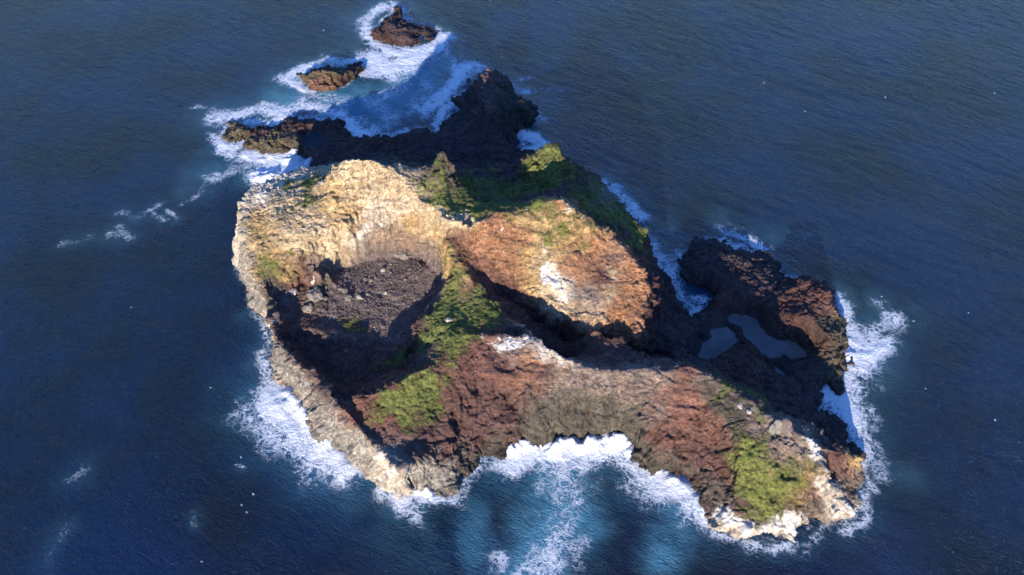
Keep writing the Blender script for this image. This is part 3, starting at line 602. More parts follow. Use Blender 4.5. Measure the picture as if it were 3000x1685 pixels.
# sloping joints that run down the faces
jp = np.stack([P3[:, 0] * 0.22 + P3[:, 1] * 0.10, P3[:, 1] * 0.05, P3[:, 2] * 0.05], -1)
joint = 1 - np.abs(fbm(jp, 3, 111))
bed = np.sin((P3[:, 2] * 1.0 + P3[:, 0] * 0.10 + w1 * 5) * 1.15) * (0.5 + 0.5 * w2)
gl, gl2, gid = worley(P3 * np.array([0.055, 0.055, 0.045]) + np.stack([w2, w1, w2], -1) * 0.6, 131)
gedge = np.clip((gl2 - gl) * 4, 0, 1)
disp = rough * (big * 2.4 + rid * 1.6 + (gid - 0.5) * 3.0 * gedge + (gedge - 1) * 1.6 + (cid - 0.5) * 2.0 * edge + (edge - 1) * 1.1 + (eid - 0.5) * 0.8 * edge2 + (edge2 - 1) * 0.5 + fine * 0.65 + gul * 2.2 - sstep(0.93, 0.99, joint) * 1.0 + bed * 0.22)
disp += lava * ((cid - 0.5) * 1.0 + rid * 0.7 + (eid - 0.5) * 0.5 + fine * 0.3)
disp += np.clip(veg, 0, 1) * (fbm(P3 * 0.35, 4, 121, 0.6) * 0.8 + 0.2)
disp += (1 - rough) * fine * 0.35
# keep the shoreline, let noise fade just under the water
amp = sstep(-3, 1.5, h) * (0.22 + 0.78 * sstep(-0.5, 4.0, pool_d))
V3 = P3 + nrm * (disp * amp)[:, None]
V3[:, 2] = np.where(h < 0.3, np.minimum(V3[:, 2], h + 1.2), V3[:, 2])
gmap = -np.ones(n_all, np.int64); gmap[idx] = np.arange(len(idx))
nx_, ny_ = len(ax), len(ay)
q = gmap.reshape(ny_, nx_)
f = np.stack([q[:-1, :-1], q[:-1, 1:], q[1:, 1:], q[1:, :-1]], -1).reshape(-1, 4)
f = f[(f >= 0).all(1)]
f = f[(V3[f, 2].max(1) > -2.2)]
fc = V3[f].mean(1)
print("land mesh", len(f), time.time() - T0)

def region(poly_px):  # outline from sight-line points with heights
    return [p[:2] for p in W(poly_px)]
R_STACK = region([(1280,420,8),(1330,330,0),(1310,290,0),(1370,200,0),(1440,160,0),(1500,200,0),(1600,290,0),(1610,370,0),(1520,400,0),(1470,410,9),(1430,425,12),(1350,405,11)])
R_SHELF = region([(600,330,0),(700,320,0),(900,310,0),(1100,340,0),(1300,310,0),(1600,340,0),(1600,420,0),(1560,470,4),(1520,490,12),(1400,500,13),(1300,495,13),(1200,480,14),(1080,470,13),(990,480,12),(925,488,8),(880,505,0),(860,500,0),(700,470,0),(600,430,0)])
R_LAVA = region([(1940,700,0),(2100,640,0),(2300,700,0),(2550,800,0),(2600,1100,0),(2540,1260,0),(2548,1330,0),(2500,1325,7),(2440,1290,12),(2330,1235,16),(2230,1160,16),(2160,1110,14),(2110,1092,14),(2075,1070,6),(2020,1030,2),(2030,990,1),(2060,960,1),(2040,925,1),(2010,900,0)])
lab = np.zeros(len(f), int)
cx_, cy_ = fc[:, 0], fc[:, 1]
def mark(v, poly): lab[inpoly(cx_, cy_, poly)] = v
mark(2, R_SHELF); mark(1, R_STACK); mark(3, R_LAVA)
def grow(poly, g):
    c = np.mean([p[:2] for p in poly], 0); return [tuple(c + (np.array(p[:2]) - c) * g) for p in poly]
mark(4, grow(COAST_TOP, 1.45)); mark(5, grow(COAST_SKERRY, 1.4)); mark(6, grow(COAST_KNOB, 1.5)); mark(7, grow(COAST_COVE, 1.5))
def split(v, name, **kw):
    ff = f[lab == v]
    if not len(ff): print('EMPTY', name); return None
    u, inv = np.unique(ff, return_inverse=True)
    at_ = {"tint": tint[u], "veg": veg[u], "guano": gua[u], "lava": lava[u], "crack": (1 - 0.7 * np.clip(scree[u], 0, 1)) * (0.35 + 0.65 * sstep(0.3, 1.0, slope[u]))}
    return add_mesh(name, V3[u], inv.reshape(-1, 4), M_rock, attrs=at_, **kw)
split(0, "island", kind="structure", label="steep craggy islet with two open craters, pale yellow, orange and red cliffs and green turf")
split(3, "lava_headland", kind="structure", label="low dark lava headland with pools on the right side of the islet")
split(2, "lava_shelf", kind="structure", label="low dark lava shelf in the shade behind the high crest")
split(1, "sea_stack", label="tall dark pointed rock tower rising from the shelf behind the islet", cat="sea stack")
split(4, "sea_rock", label="farthest dark brown rock cluster ringed by white surf", cat="rock")
split(5, "sea_rock", label="flat olive and orange topped rock standing alone in the foam left of the pointed stack", cat="rock")
split(6, "sea_rock", label="tiny dark knob of rock in the foam beside the left foot of the pointed stack", cat="rock")
split(7, "sea_rock", label="small ribbed rock in white surf off the right shore of the lava headland", cat="rock")

# ------------------------------------------------------------------ sea
def sea_material():
    m = NT("sea_water")
    geo = m.n("ShaderNodeNewGeometry"); P = geo.outputs['Position']
    D = m.attr("foam").outputs['Fac']; TQ = m.attr("aerated").outputs['Fac']; CH_ = m.attr("chop").outputs['Fac']
    # domain warp for the foam
    nc = m.n("ShaderNodeTexNoise"); m.l(P, nc.inputs['Vector']); nc.inputs['Scale'].default_value = 0.09; nc.inputs['Detail'].default_value = 5; nc.inputs['Roughness'].default_value = 0.6
    cs = m.n("ShaderNodeVectorMath", operation='SUBTRACT'); m.l(nc.outputs['Color'], cs.inputs[0]); cs.inputs[1].default_value = (0.5, 0.5, 0.5)
    sc = m.n("ShaderNodeVectorMath", operation='SCALE'); m.l(cs.outputs[0], sc.inputs[0]); sc.inputs['Scale'].default_value = 26.0
    wv = m.n("ShaderNodeVectorMath", operation='ADD'); m.l(P, wv.inputs[0]); m.l(sc.outputs[0], wv.inputs[1]); PW = wv.outputs[0]
    f1 = m.noise(PW, 0.12, 8, 0.68, 0.3); f2 = m.noise(PW, 0.9, 5, 0.7)
    vo = m.n("ShaderNodeTexVoronoi"); vo.feature = 'DISTANCE_TO_EDGE'; m.l(PW, vo.inputs['Vector']); vo.inputs['Scale'].default_value = 0.22
    web = m.ramp(vo.outputs['Distance'], 0.0, 0.35, 1.0, 0.0)
    pat = m.math('ADD', m.math('MULTIPLY', f1, 0.62), m.math('ADD', m.math('MULTIPLY', f2, 0.17), m.math('MULTIPLY', web, 0.21)))
    s = m.math('ADD', pat, m.math('MULTIPLY', D, 0.60))
    foam = m.ramp(s, 0.71, 1.04)
    wc = m.math('MULTIPLY', m.ramp(m.noise(P, 0.5, 3, 0.6), 0.80, 0.84), m.ramp(m.noise(P, 0.02, 2, 0.5), 0.45, 0.6))
    foam = m.math('MAXIMUM', foam, m.math('MULTIPLY', wc, 0.7))
    soft = m.ramp(m.math('ADD', m.math('MULTIPLY', f1, 0.55), m.math('MULTIPLY', D, 0.6)), 0.42, 0.80)
    # water body colour
    deep = m.mix(m.ramp(m.noise(P, 0.012, 3, 0.5), 0.35, 0.65), (0.0001, 0.0080, 0.025), (0.0002, 0.0145, 0.060))
    tq = m.math('MULTIPLY', m.math('POWER', TQ, 1.5), m.ramp(m.noise(P, 0.05, 6, 0.62), 0.05, 0.62))
    c = m.mix(m.math('MULTIPLY', tq, 1.0, clamp=True), deep, (0.07, 0.23, 0.32))
    c = m.mix(m.math('MULTIPLY', soft, 0.6), c, (0.13, 0.27, 0.42))
    c = m.mix(foam, c, (0.80, 0.82, 0.84))
    m.l(c, m.b.inputs['Base Color'])
    m.l(m.math('ADD', 0.13, m.math('MULTIPLY', foam, 0.55)), m.b.inputs['Roughness'])
    m.b.inputs['IOR'].default_value = 1.333; m.b.inputs['Specular IOR Level'].default_value = 0.22     # polarised away in part
    # wind chop, crests running obliquely
    def wave(rot, sx, sy, scale, det, dist):
        mp = m.n("ShaderNodeMapping", vector_type='TEXTURE'); m.l(P, mp.inputs[0]); mp.inputs['Rotation'].default_value = (0, 0, -rot); mp.inputs['Scale'].default_value = (1 / sx, 1 / sy, 1)
        return m.noise(mp.outputs[0], scale, det, 0.6, dist)
    a = wave(math.radians(34), 0.42, 1.0, 0.17, 3, 0.4); b = wave(math.radians(26), 0.48, 1.0, 0.52, 4, 0.5); d = wave(math.radians(12), 0.55, 1.0, 1.6, 4, 0.3)
    ra = m.math('SUBTRACT', 1.0, m.math('ABSOLUTE', m.math('SUBTRACT', m.math('MULTIPLY', b, 2.0), 1.0)))
    hgt = m.math('ADD', m.math('MULTIPLY', a, 2.4), m.math('ADD', m.math('MULTIPLY', ra, 1.75), m.math('MULTIPLY', d, 0.55)))
    hgt = m.math('MULTIPLY', hgt, m.math('SUBTRACT', 1.0, m.math('MULTIPLY', soft, 0.8)))
    hgt = m.math('ADD', hgt, m.math('MULTIPLY', m.math('MULTIPLY', soft, m.noise(P, 0.30, 7, 0.72)), 2.6))
    bu = m.n("ShaderNodeBump"); bu.inputs['Strength'].default_value = 1.0; bu.inputs['Distance'].default_value = 1.0; m.l(hgt, bu.inputs['Height'])
    m.l(bu.outputs[0], m.b.inputs['Normal'])
    return m.m
M_sea = sea_material()
def stretch(a, b, st, far):
    mid = np.arange(a, b + st, st); d = st * 1.35 ** np.arange(1, 40); d = np.cumsum(d); d = d[d < far]
    return np.concatenate([a - d[::-1], mid, mid[-1] + d])
sxs = stretch(-560, 560, 1.5, 2400); sys_ = stretch(120, 760, 1.25, 3000)
SX, SY = np.meshgrid(sxs, sys_); px_, py_ = SX.ravel(), SY.ravel()
PS = np.stack([px_, py_, np.zeros(len(px_))], -1)
# distance from every shore
win = (px_ > -560) & (px_ < 560) & (py_ > 120) & (py_ < 760)
dist = np.full(len(px_), 400.0)
wi = np.flatnonzero(win)
dd = np.full(len(wi), 1e9)
for c in LANDS:
    dk, _ = seg_dist(px_[wi], py_[wi], c, True); dd = np.minimum(dd, dk)
dist[wi] = dd
def blobs(lst, Q):
    acc = np.zeros(len(Q), np.float32)
    for e in lst:
        pts = [tuple(at(a, b, 0.0)[:2]) for a, b in e[0]]; r, v = e[1], e[2]
        bx0 = min(p[0] for p in pts) - 3 * r; bx1 = max(p[0] for p in pts) + 3 * r; by0 = min(p[1] for p in pts) - 3 * r; by1 = max(p[1] for p in pts) + 3 * r
        k = np.flatnonzero((Q[:, 0] > bx0) & (Q[:, 0] < bx1) & (Q[:, 1] > by0) & (Q[:, 1] < by1))
        if len(pts) == 1: d = np.hypot(Q[k, 0] - pts[0][0], Q[k, 1] - pts[0][1])
        else: d, _ = seg_dist(Q[k, 0], Q[k, 1], pts)
        acc[k] = np.maximum(acc[k], v * np.exp(-(d / r) ** 2))
    return acc
QS = PS.copy(); wn1 = fbm(PS[wi] * 0.05, 3, 201); wn2 = fbm(PS[wi] * 0.05 + 70, 3, 211); QS[wi, 0] += wn1 * 7; QS[wi, 1] += wn2 * 7
FOAM = [
 # strokes of surf: centre line, half width in m, strength
 ([(1060,60),(1100,30),(1150,15),(1180,30)],9,.85),([(1060,80),(1075,110),(1070,60)],8,.95),([(1100,130),(1150,150),(1210,150),(1280,135),(1300,110)],10,.95),([(1190,40),(1210,70),(1290,80)],6,.7),
 ([(1090,170),(1130,200),(1180,200),(1210,165)],18,.92),([(1190,250),(1150,270),(1080,300)],12,.5),([(1100,300),(1150,360)],14,.45),([(1240,200),(1250,280),(1200,330)],12,.42),([(900,280),(1000,300)],14,.5),([(1050,210),(1100,215),(1150,225)],10,.85),([(830,225),(870,205),(930,190),(1000,180),(1060,170)],9,.75),([(850,235),(880,260),(895,270)],6,.9),
 ([(640,345),(700,330),(760,325),(830,325),(880,305)],11,.92),([(720,360),(800,370),(830,340)],8,.95),([(900,320),(960,325),(1000,335)],10,.78),([(1020,350),(1040,390),(1080,410)],9,.9),([(1060,340),(1110,390)],9,.6),
 ([(1240,330),(1290,290),(1320,250),(1340,220),(1380,200)],10,.8),([(1290,350),(1310,330),(1330,300)],7,.92),([(1270,365),(1290,380)],5,.85),([(1300,120),(1320,180),(1330,210)],8,.55),([(1370,190),(1400,190)],5,.6),
 ([(1490,235),(1510,250),(1530,270)],6,.75),([(1500,225),(1540,230)],4,.6),([(1580,320),(1590,345)],5,.8),([(1520,390),(1560,400),(1580,430),(1540,430)],8,.8),([(1560,270),(1650,260)],5,.35),
 ([(640,430),(690,440),(720,410)],7,.9),([(740,460),(800,470),(860,480),(880,490)],12,1.25),([(760,520),(800,510),(850,500)],10,1.3),([(900,470),(925,458)],4,1.0),([(690,500),(750,490)],9,.55),([(620,400),(640,440),(680,460)],6,.65),
 ([(620,520),(700,500)],7,.45),([(575,310),(640,320)],4,.4),([(610,350),(640,370)],5,.6),
 ([(370,620),(400,640),(430,620),(470,590)],5,.46),([(330,690),(350,670),(370,700)],5,.48),([(170,715),(230,705),(290,690)],4,.42),([(490,610),(520,640)],3,.5),([(540,590),(600,550)],4,.38),([(440,615),(480,640)],4,.42),
 ([(1770,530),(1800,570),(1840,600),(1870,630)],9,.85),([(1860,650),(1890,690)],6,.5),([(1900,720),(1930,760),(1970,830),(2000,880),(2030,920)],12,.84),([(1990,740),(1975,780)],6,.55),([(2040,870),(2080,890),(2050,910)],6,.8),
 ([(2100,670),(2130,690),(2180,710),(2240,740),(2280,780)],6,.62),([(2330,720),(2370,690)],8,.25),([(2110,640),(2150,680)],6,.4),([(2305,805),(2330,808)],3,.8),
 ([(2455,870),(2470,910),(2480,940)],6,.9),([(2490,980),(2510,1030),(2510,1080)],13,1.05),([(2550,990),(2600,960),(2620,920)],9,.6),([(2540,1010),(2590,1020)],8,.75),([(2480,1100),(2500,1140)],9,.85),([(2440,1170),(2470,1180),(2490,1230)],11,.95),([(2500,1260),(2520,1290),(2540,1340)],9,.75),([(2540,1110),(2580,1130)],9,.45),([(2540,1200),(2560,1250)],8,.5),([(2570,1330),(2580,1380)],8,.45),([(2600,880),(2560,870)],6,.35),
 ([(2420,1165),(2425,1180)],5,1.1),([(2535,1400),(2550,1440)],5,.55),([(2535,1470),(2520,1520),(2470,1550)],5,.55),([(2350,1600),(2420,1550)],4,.5),([(2080,1550),(2150,1585),(2250,1605),(2330,1600)],4,.62),
 ([(2060,1490),(2070,1530)],6,.6),([(2000,1430),(2020,1470),(2050,1500)],10,.88),([(1880,1400),(1930,1420),(1980,1430),(2010,1470)],11,1.0),([(1850,1380),(1830,1350),(1870,1410)],9,.95),([(1820,1310),(1810,1360)],9,.95),
 ([(1500,1350),(1540,1330),(1600,1320),(1700,1315),(1800,1310)],11,1.25),([(1480,1370),(1520,1365)],7,.85),([(1640,1330),(1700,1345),(1760,1330)],9,.95),([(1430,1350),(1400,1380)],7,.75),([(1390,1400),(1350,1430),(1320,1460)],6,.62),
 ([(1620,1370),(1660,1400),(1660,1450),(1640,1500)],11,.62),([(1620,1400),(1590,1430)],6,.50),([(1640,1500),(1640,1560),(1600,1620),(1560,1690)],12,.60),([(1650,1600),(1720,1600),(1700,1640)],8,.55),([(1760,1400),(1740,1430)],6,.4),([(1460,1620),(1470,1660)],5,.48),([(1830,1420),(1870,1450),(1900,1440)],8,.55),
 ([(1170,1450),(1210,1440),(1240,1430),(1250,1450)],8,1.1),([(1200,1480),(1220,1510)],7,.75),([(1280,1475),(1310,1470)],5,.9),([(1110,1450),(1150,1450)],4,.65),([(1230,1540),(1240,1500)],4,.5),
 ([(880,1190),(900,1250),(930,1300),(970,1330),(1020,1370)],13,1.35),([(820,1160),(860,1200),(900,1260)],14,1.2),([(780,1130),(800,1150)],8,.75),([(730,1190),(760,1240),(800,1290)],12,.62),([(840,1280),(900,1330),(960,1370)],12,.72),([(1040,1390),(1060,1400)],6,.8),([(860,1370),(900,1400)],9,.40),([(770,1050),(780,1100)],8,.66),([(755,930),(765,950),(780,1010)],5,.7),([(720,1170),(700,1220)],7,.45),
 ([(130,1640),(150,1590),(170,1570)],5,.40),([(215,1400),(250,1380)],6,.38),([(560,1520),(570,1540)],3,.42),([(690,1360),(700,1365)],1.8,.6),
 ([(2330,760),(2360,775)],3,.35),
]
AER = [([(1000,300),(1100,320),(1200,280),(1240,200)],34,1.15),([(850,290),(900,260),(1000,280)],28,1.0),([(700,330),(800,310)],14,.6),([(1100,200),(1150,240)],26,.5),([(620,500),(700,480),(760,500)],20,.55),([(560,560),(650,520)],16,.35),([(1280,260),(1350,180)],18,.6),([(1300,130),(1350,160)],16,.35),([(1600,300),(1540,400)],18,.4),([(1620,260),(1660,265)],8,.35),
 ([(1640,1380),(1650,1500),(1610,1560),(1560,1690)],22,1.15),([(1700,1600),(1740,1560),(1690,1500)],13,.85),([(1520,1600),(1560,1640)],10,.8),([(1380,1490),(1400,1560),(1420,1620)],12,.7),([(1960,1480),(1980,1540),(1960,1600),(1940,1640)],11,.9),([(1930,1550),(1990,1570)],10,.7),
 ([(740,1200),(790,1280)],18,.55),([(880,1330),(960,1400)],20,.6),([(830,1370),(900,1420)],14,.45),([(740,1080),(770,1130)],12,.4),([(770,980),(740,1050)],10,.35),([(1220,1540),(1250,1560)],8,.4),([(1140,1560),(1250,1640)],20,.3),
 ([(2560,950),(2600,900),(2580,880)],14,.45),([(2540,1180),(2560,1130)],12,.45),([(2570,1370),(2650,1390)],12,.4),([(1900,640),(1950,680)],14,.5),([(2250,700),(2350,700)],14,.3),([(1870,560),(1900,620)],10,.4)]
foam = blobs(FOAM, QS)
lace = np.zeros(len(px_), np.float32); lace[wi] = (0.42 + 0.45 * fbm(PS[wi] * 0.035, 3, 221)) * np.exp(-(dd / 5.0) ** 2)
foam[wi] *= 0.90 + 0.55 * fbm(PS[wi] * 0.045, 3, 225)
foam = np.maximum(foam, lace)
aer = blobs(AER, QS)
halo = blobs([(a_, r_ * 2.1, v_ * 0.62) for a_, r_, v_ in FOAM], QS)
aer = np.maximum(aer, np.maximum(halo, 0.55 * np.clip(foam, 0, 1)))
# still pools behind the lava
P_SEA = PS[wi]
calm = np.ones(len(px_), np.float32)
z = np.zeros(len(px_))
sw = np.zeros(len(wi))
for k, (amp_, L, ang) in enumerate(((0.34, 17, 38), (0.24, 10.5, 28), (0.17, 7.0, 46), (0.12, 25, 20))):
    a_ = math.radians(ang); nxx, nyy = math.sin(a_), math.cos(a_)
    ph = (P_SEA[:, 0] * nxx + P_SEA[:, 1] * nyy) * 2 * math.pi / L
    sw += amp_ * np.sin(ph + 2.6 * fbm(P_SEA * 0.018 + k * 9, 2, 230 + k)) * (0.6 + 0.7 * fbm(P_SEA * 0.02 + 30 * k, 2, 240 + k))
inn = sstep(0, 8, np.minimum.reduce([P_SEA[:, 0] + 560, 560 - P_SEA[:, 0], P_SEA[:, 1] - 120, 760 - P_SEA[:, 1]]))
z[wi] = sw * inn * 0.10
# surf piles up and runs up the rocks where it is heaviest
fo = np.clip(foam[wi] - 0.55, 0, 1)
spk = fbm(P_SEA * 0.22, 4, 251, 0.6)
z[wi] += fo * (1.3 + 1.6 * spk)
SWASH = [([(1500,1318),(1545,1308),(1600,1302),(1700,1296),(1800,1290),(1831,1290)],4.5,8.5),([(1833,1290),(1836,1330)],3,4),([(864,450),(858,470)],4,5),([(905,478),(925,458)],2.6,6),([(1215,1420),(1222,1435)],3,5.5),([(1257,1428),(1262,1445)],2.5,6),
 ([(760,520),(800,520),(850,505),(885,498)],6,4),([(895,1200),(905,1220),(915,1250)],4,5),([(862,1160),(890,1190)],3.5,3.5),([(940,1290),(1000,1340)],4,2.5),([(1895,1383),(1990,1410)],3,3),([(2428,1140),(2420,1160)],3,3.5),([(2490,1000),(2480,1060)],4,2.5),([(2010,1415),(2040,1475)],3.5,2.5)]
swsh = blobs(SWASH, QS)
sp2 = fbm(P_SEA * 0.16, 5, 261, 0.7)
z[wi] += swsh[wi] * np.clip(0.42 + 1.5 * sp2, 0.05, 1.5)
foam = np.minimum(foam, 1.02)
foam = np.maximum(foam, np.clip(swsh * 0.5, 0, 1.1))
ny2, nx2 = SX.shape
qi = np.arange(nx2 * ny2).reshape(ny2, nx2)
sf = np.stack([qi[:-1, :-1], qi[:-1, 1:], qi[1:, 1:], qi[1:, :-1]], -1).reshape(-1, 4)
PS[:, 2] = z
add_mesh("sea", PS, sf, M_sea, attrs={"foam": foam, "aerated": aer, "chop": calm}, kind="structure", label="deep blue open sea with wind waves and white surf round the islet")
print("sea", len(sf), time.time() - T0)

# ------------------------------------------------------------------ still pools
def pool_material(name, a, b):
    m = NT(name); P = m.n("ShaderNodeNewGeometry").outputs['Position']
    m.l(m.mix(m.ramp(m.noise(P, 0.05, 4, 0.6), 0.35, 0.65), a, b), m.b.inputs['Base Color'])
    m.b.inputs['Roughness'].default_value = 0.3; m.b.inputs['IOR'].default_value = 1.333; m.b.inputs['Specular IOR Level'].default_value = 0.2
    bu = m.n("ShaderNodeBump"); bu.inputs['Strength'].default_value = 0.35; bu.inputs['Distance'].default_value = 0.3; m.l(m.noise(P, 1.1, 4, 0.6), bu.inputs['Height']); m.l(bu.outputs[0], m.b.inputs['Normal'])
    return m.m
M_pool = pool_material('pool_water', (0.11, 0.10, 0.10), (0.17, 0.155, 0.15)); M_deep = pool_material('deep_pool_water', (0.018, 0.022, 0.032), (0.035, 0.038, 0.048))
def sheet(name, pts, zz, mat, **kw):
    c = np.array([p[:2] for p in pts]); me = bpy.data.meshes.new(name)
    me.from_pydata([(a, b, zz) for a, b in c], [], [list(range(len(c)))]); me.update()
    if me.polygons[0].normal.z < 0: me.flip_normals()
    me.materials.append(mat); o = bpy.data.objects.new(name, me); scene.collection.objects.link(o)
    for k, v in kw.items(): o[k] = v
    return o
sheet("tide_pool", grow(POOL1, 1.10), 1.4, M_pool, kind="structure"); sheet("tide_pool", grow(POOL2, 1.10), 1.4, M_pool, kind="structure")
sheet("tide_pool", grow(POOL3, 1.10), 2.0, M_deep, kind="structure"); sheet("tide_pool", grow(POOL4, 1.10), 2.0, M_pool, kind="structure")

# ------------------------------------------------------------------ loose rock
def ico(sub):
    t = (1 + 5 ** .5) / 2
    v = [(-1,t,0),(1,t,0),(-1,-t,0),(1,-t,0),(0,-1,t),(0,1,t),(0,-1,-t),(0,1,-t),(t,0,-1),(t,0,1),(-t,0,-1),(-t,0,1)]
    f = [(0,11,5),(0,5,1),(0,1,7),(0,7,10),(0,10,11),(1,5,9),(5,11,4),(11,10,2),(10,7,6),(7,1,8),(3,9,4),(3,4,2),(3,2,6),(3,6,8),(3,8,9),(4,9,5),(2,4,11),(6,2,10),(8,6,7),(9,8,1)]
    v = [np.array(a) / np.linalg.norm(a) for a in v]
    for _ in range(sub):
        c = {}; g = []
        def mid(a, b):
            k = (min(a, b), max(a, b))
            if k not in c:
                p = v[a] + v[b]; v.append(p / np.linalg.norm(p)); c[k] = len(v) - 1
            return c[k]
        for a, b, d in f:
            ab, bd, da = mid(a, b), mid(b, d), mid(d, a); g += [(a, ab, da), (b, bd, ab), (d, da, bd), (ab, bd, da)]
        f = g
    return np.array(v), np.array(f)
def rock_shape(sub, seed, flat=0.65):
    v, f = ico(sub); r = np.random.default_rng(seed)
    # cut by random planes to get broken faces
    for _ in range(9):
        n = r.normal(size=3); n /= np.linalg.norm(n); d = r.uniform(0.55, 0.85); s = v @ n; o = s > d
        v[o] -= (s[o] - d)[:, None] * n
    v = v * np.array([r.uniform(.85, 1.25), r.uniform(.8, 1.1), flat]); v += 0.05 * r.normal(size=v.shape) * (1 if sub else 1.6)
    return v, f
def plain_rock(name, c, v=0.35):
    m = NT(name); P = m.n("ShaderNodeNewGeometry").outputs['Position']
    k = m.ramp(m.noise(P, 0.7, 6, 0.7), 0.3, 0.7, 1 - v, 1 + v); kk = m.n("ShaderNodeCombineColor")
    for i in range(3): m.l(k, kk.inputs[i])
    m.l(m.mix(1.0, c, kk.outputs[0], 'MULTIPLY'), m.b.inputs['Base Color']); m.b.inputs['Roughness'].default_value = 0.9; m.b.inputs['Specular IOR Level'].default_value = 0.2
    bu = m.n("ShaderNodeBump"); bu.inputs['Strength'].default_value = 0.8; bu.inputs['Distance'].default_value = 0.6; m.l(m.noise(P, 1.1, 6, 0.7), bu.inputs['Height']); m.l(bu.outputs[0], m.b.inputs['Normal'])
    return m.m
M_b = [plain_rock("pale_boulder_rock", (.38, .33, .27)), plain_rock("brown_boulder_rock", (.13, .098, .085)), plain_rock("dark_boulder_rock", (.065, .05, .048)), plain_rock("grey_boulder_rock", (.19, .165, .13))]
def ground(px, py):
    c = hit([px], [py])[0]; i = int(round((c[0] - ax[0]) / DX)); j = int(round((c[1] - ay[0]) / DY)); k = q[j, i]
    return V3[k] if k >= 0 else c
def rot(n, r):
    a = r.uniform(0, 6.283, n); return np.cos(a), np.sin(a)
def scatter(name, spots, sizes, sub, seed, mat, tone=None, nvar=6, flat=0.65, sink=0.25, smooth=False, **kw):
    shp = [rock_shape(sub, seed + i, flat) for i in range(nvar)]; nv, nf = len(shp[0][0]), len(shp[0][1])
    r = np.random.default_rng(seed); n = len(spots); ca, sa = rot(n, r); w = r.integers(0, nvar, n)
    V = np.stack([shp[k][0] for k in w]) * sizes[:, None, None]
    X = V[:, :, 0] * ca[:, None] - V[:, :, 1] * sa[:, None]; Y = V[:, :, 0] * sa[:, None] + V[:, :, 1] * ca[:, None]
    V = np.stack([X, Y, V[:, :, 2]], -1) + spots[:, None, :]; V[:, :, 2] += (sizes * flat * (1 - 2 * sink))[:, None] * 0.6
    F = shp[0][1][None] + (np.arange(n) * nv)[:, None, None]
    return add_mesh(name, V.reshape(-1, 3), F.reshape(-1, 3), mat, smooth=smooth, attrs={"tone": np.repeat(tone if tone is not None else r.random(n), nv)}, **kw)
def toned(name, a, b, c, sc=1.0, bump=0.4):
    m = NT(name); P = m.n("ShaderNodeNewGeometry").outputs['Position']; t = m.attr("tone").outputs['Fac']
    col = m.mix(m.ramp(t, 0.0, 0.7), a, b); col = m.mix(m.ramp(t, 0.8, 1.0), col, c)
    k = m.ramp(m.noise(P, sc, 4, 0.7), 0.3, 0.7, 0.7, 1.3); kk = m.n("ShaderNodeCombineColor")
    for i in range(3): m.l(k, kk.inputs[i])
    m.l(m.mix(1.0, col, kk.outputs[0], 'MULTIPLY'), m.b.inputs['Base Color']); m.b.inputs['Roughness'].default_value = 0.9; m.b.inputs['Specular IOR Level'].default_value = 0.15
    return m.m
M_rub = toned("rubble_stone", (.092, .070, .063), (.19, .148, .128), (.38, .32, .26))
wS = np.clip(scree, 0, 1) ** 0.7 * (slope < 0.6) * (scree > 0.25)
k = rng.choice(len(V3), 9000, p=wS / wS.sum(), replace=False)
scatter("rubble", V3[k], 0.14 + 0.50 * rng.random(9000) ** 5, 0, 300, M_rub, kind="stuff", label="purple brown rubble covering the floor of the left crater")
# small debris on ledges and at the foot of walls
wL = (slope < 0.55) * (lava < 0.5) * (veg < 0.5) * (h > 4) * (scree < 0.3); k = rng.choice(len(V3), 2600, p=wL / wL.sum(), replace=False)
deb = add_mesh  # same builder
M_deb = M_rock
def debris(name, kk, sizes, seed, **kw):
    o = scatter(name, V3[kk], sizes, 0, seed, M_rock, **kw); nv = 12
    me = o.data
    for an, av in (("veg", veg), ("guano", gua), ("lava", lava)):
        a = me.attributes.new(an, 'FLOAT', 'POINT'); a.data.foreach_set("value", np.repeat(av[kk] * (0.3 if an == 'veg' else 1), nv).astype(np.float32))
    a = me.color_attributes.new("tint", 'FLOAT_COLOR', 'POINT'); c = np.ones((len(kk) * nv, 4), np.float32); c[:, :3] = np.repeat(tint[kk], nv, 0); a.data.foreach_set("color", c.ravel())
    return o
debris("fallen_stones", k, 0.25 + 0.9 * rng.random(2600) ** 4, 330, kind="stuff", label="small fallen stones strewn on the ledges of the islet")
wV = ((lava > 0.4) & (h > 0.6) & (pool_d > 2)) * 1.0; k = rng.choice(len(V3), 3200, p=wV / wV.sum(), replace=False)
debris("lava_rubble", k, 0.35 + 1.3 * rng.random(3200) ** 3, 350, kind="stuff", label="loose dark blocks on the low lava ground")

# scrub: thousands of low cushions
M_scrub = toned("scrub_leaf", (.055, .072, .018), (.19, .21, .046), (.36, .31, .12), 0.5)
vv = np.clip(veg, 0, 1.1); nz = fbm(P3 * 0.16 + 7, 4, 401, 0.7)
wG = np.where((vv + nz * 0.75 > 0.60) & (h > 4), vv, 0.0)
NS = 30000
k = rng.choice(len(V3), NS, p=wG / wG.sum(), replace=False)
tone = np.clip(0.42 + 0.55 * fbm(P3[k] * 0.07 + 30, 3, 411) + 0.28 * rng.normal(size=NS), 0, 1)
scatter("scrub", V3[k], 0.12 + 0.20 * rng.random(NS) ** 2, 0, 420, M_scrub, tone=tone, nvar=8, flat=0.6, sink=0.35, kind="stuff", label="green and yellowish scrub cushions on the ledges and slopes of the islet")

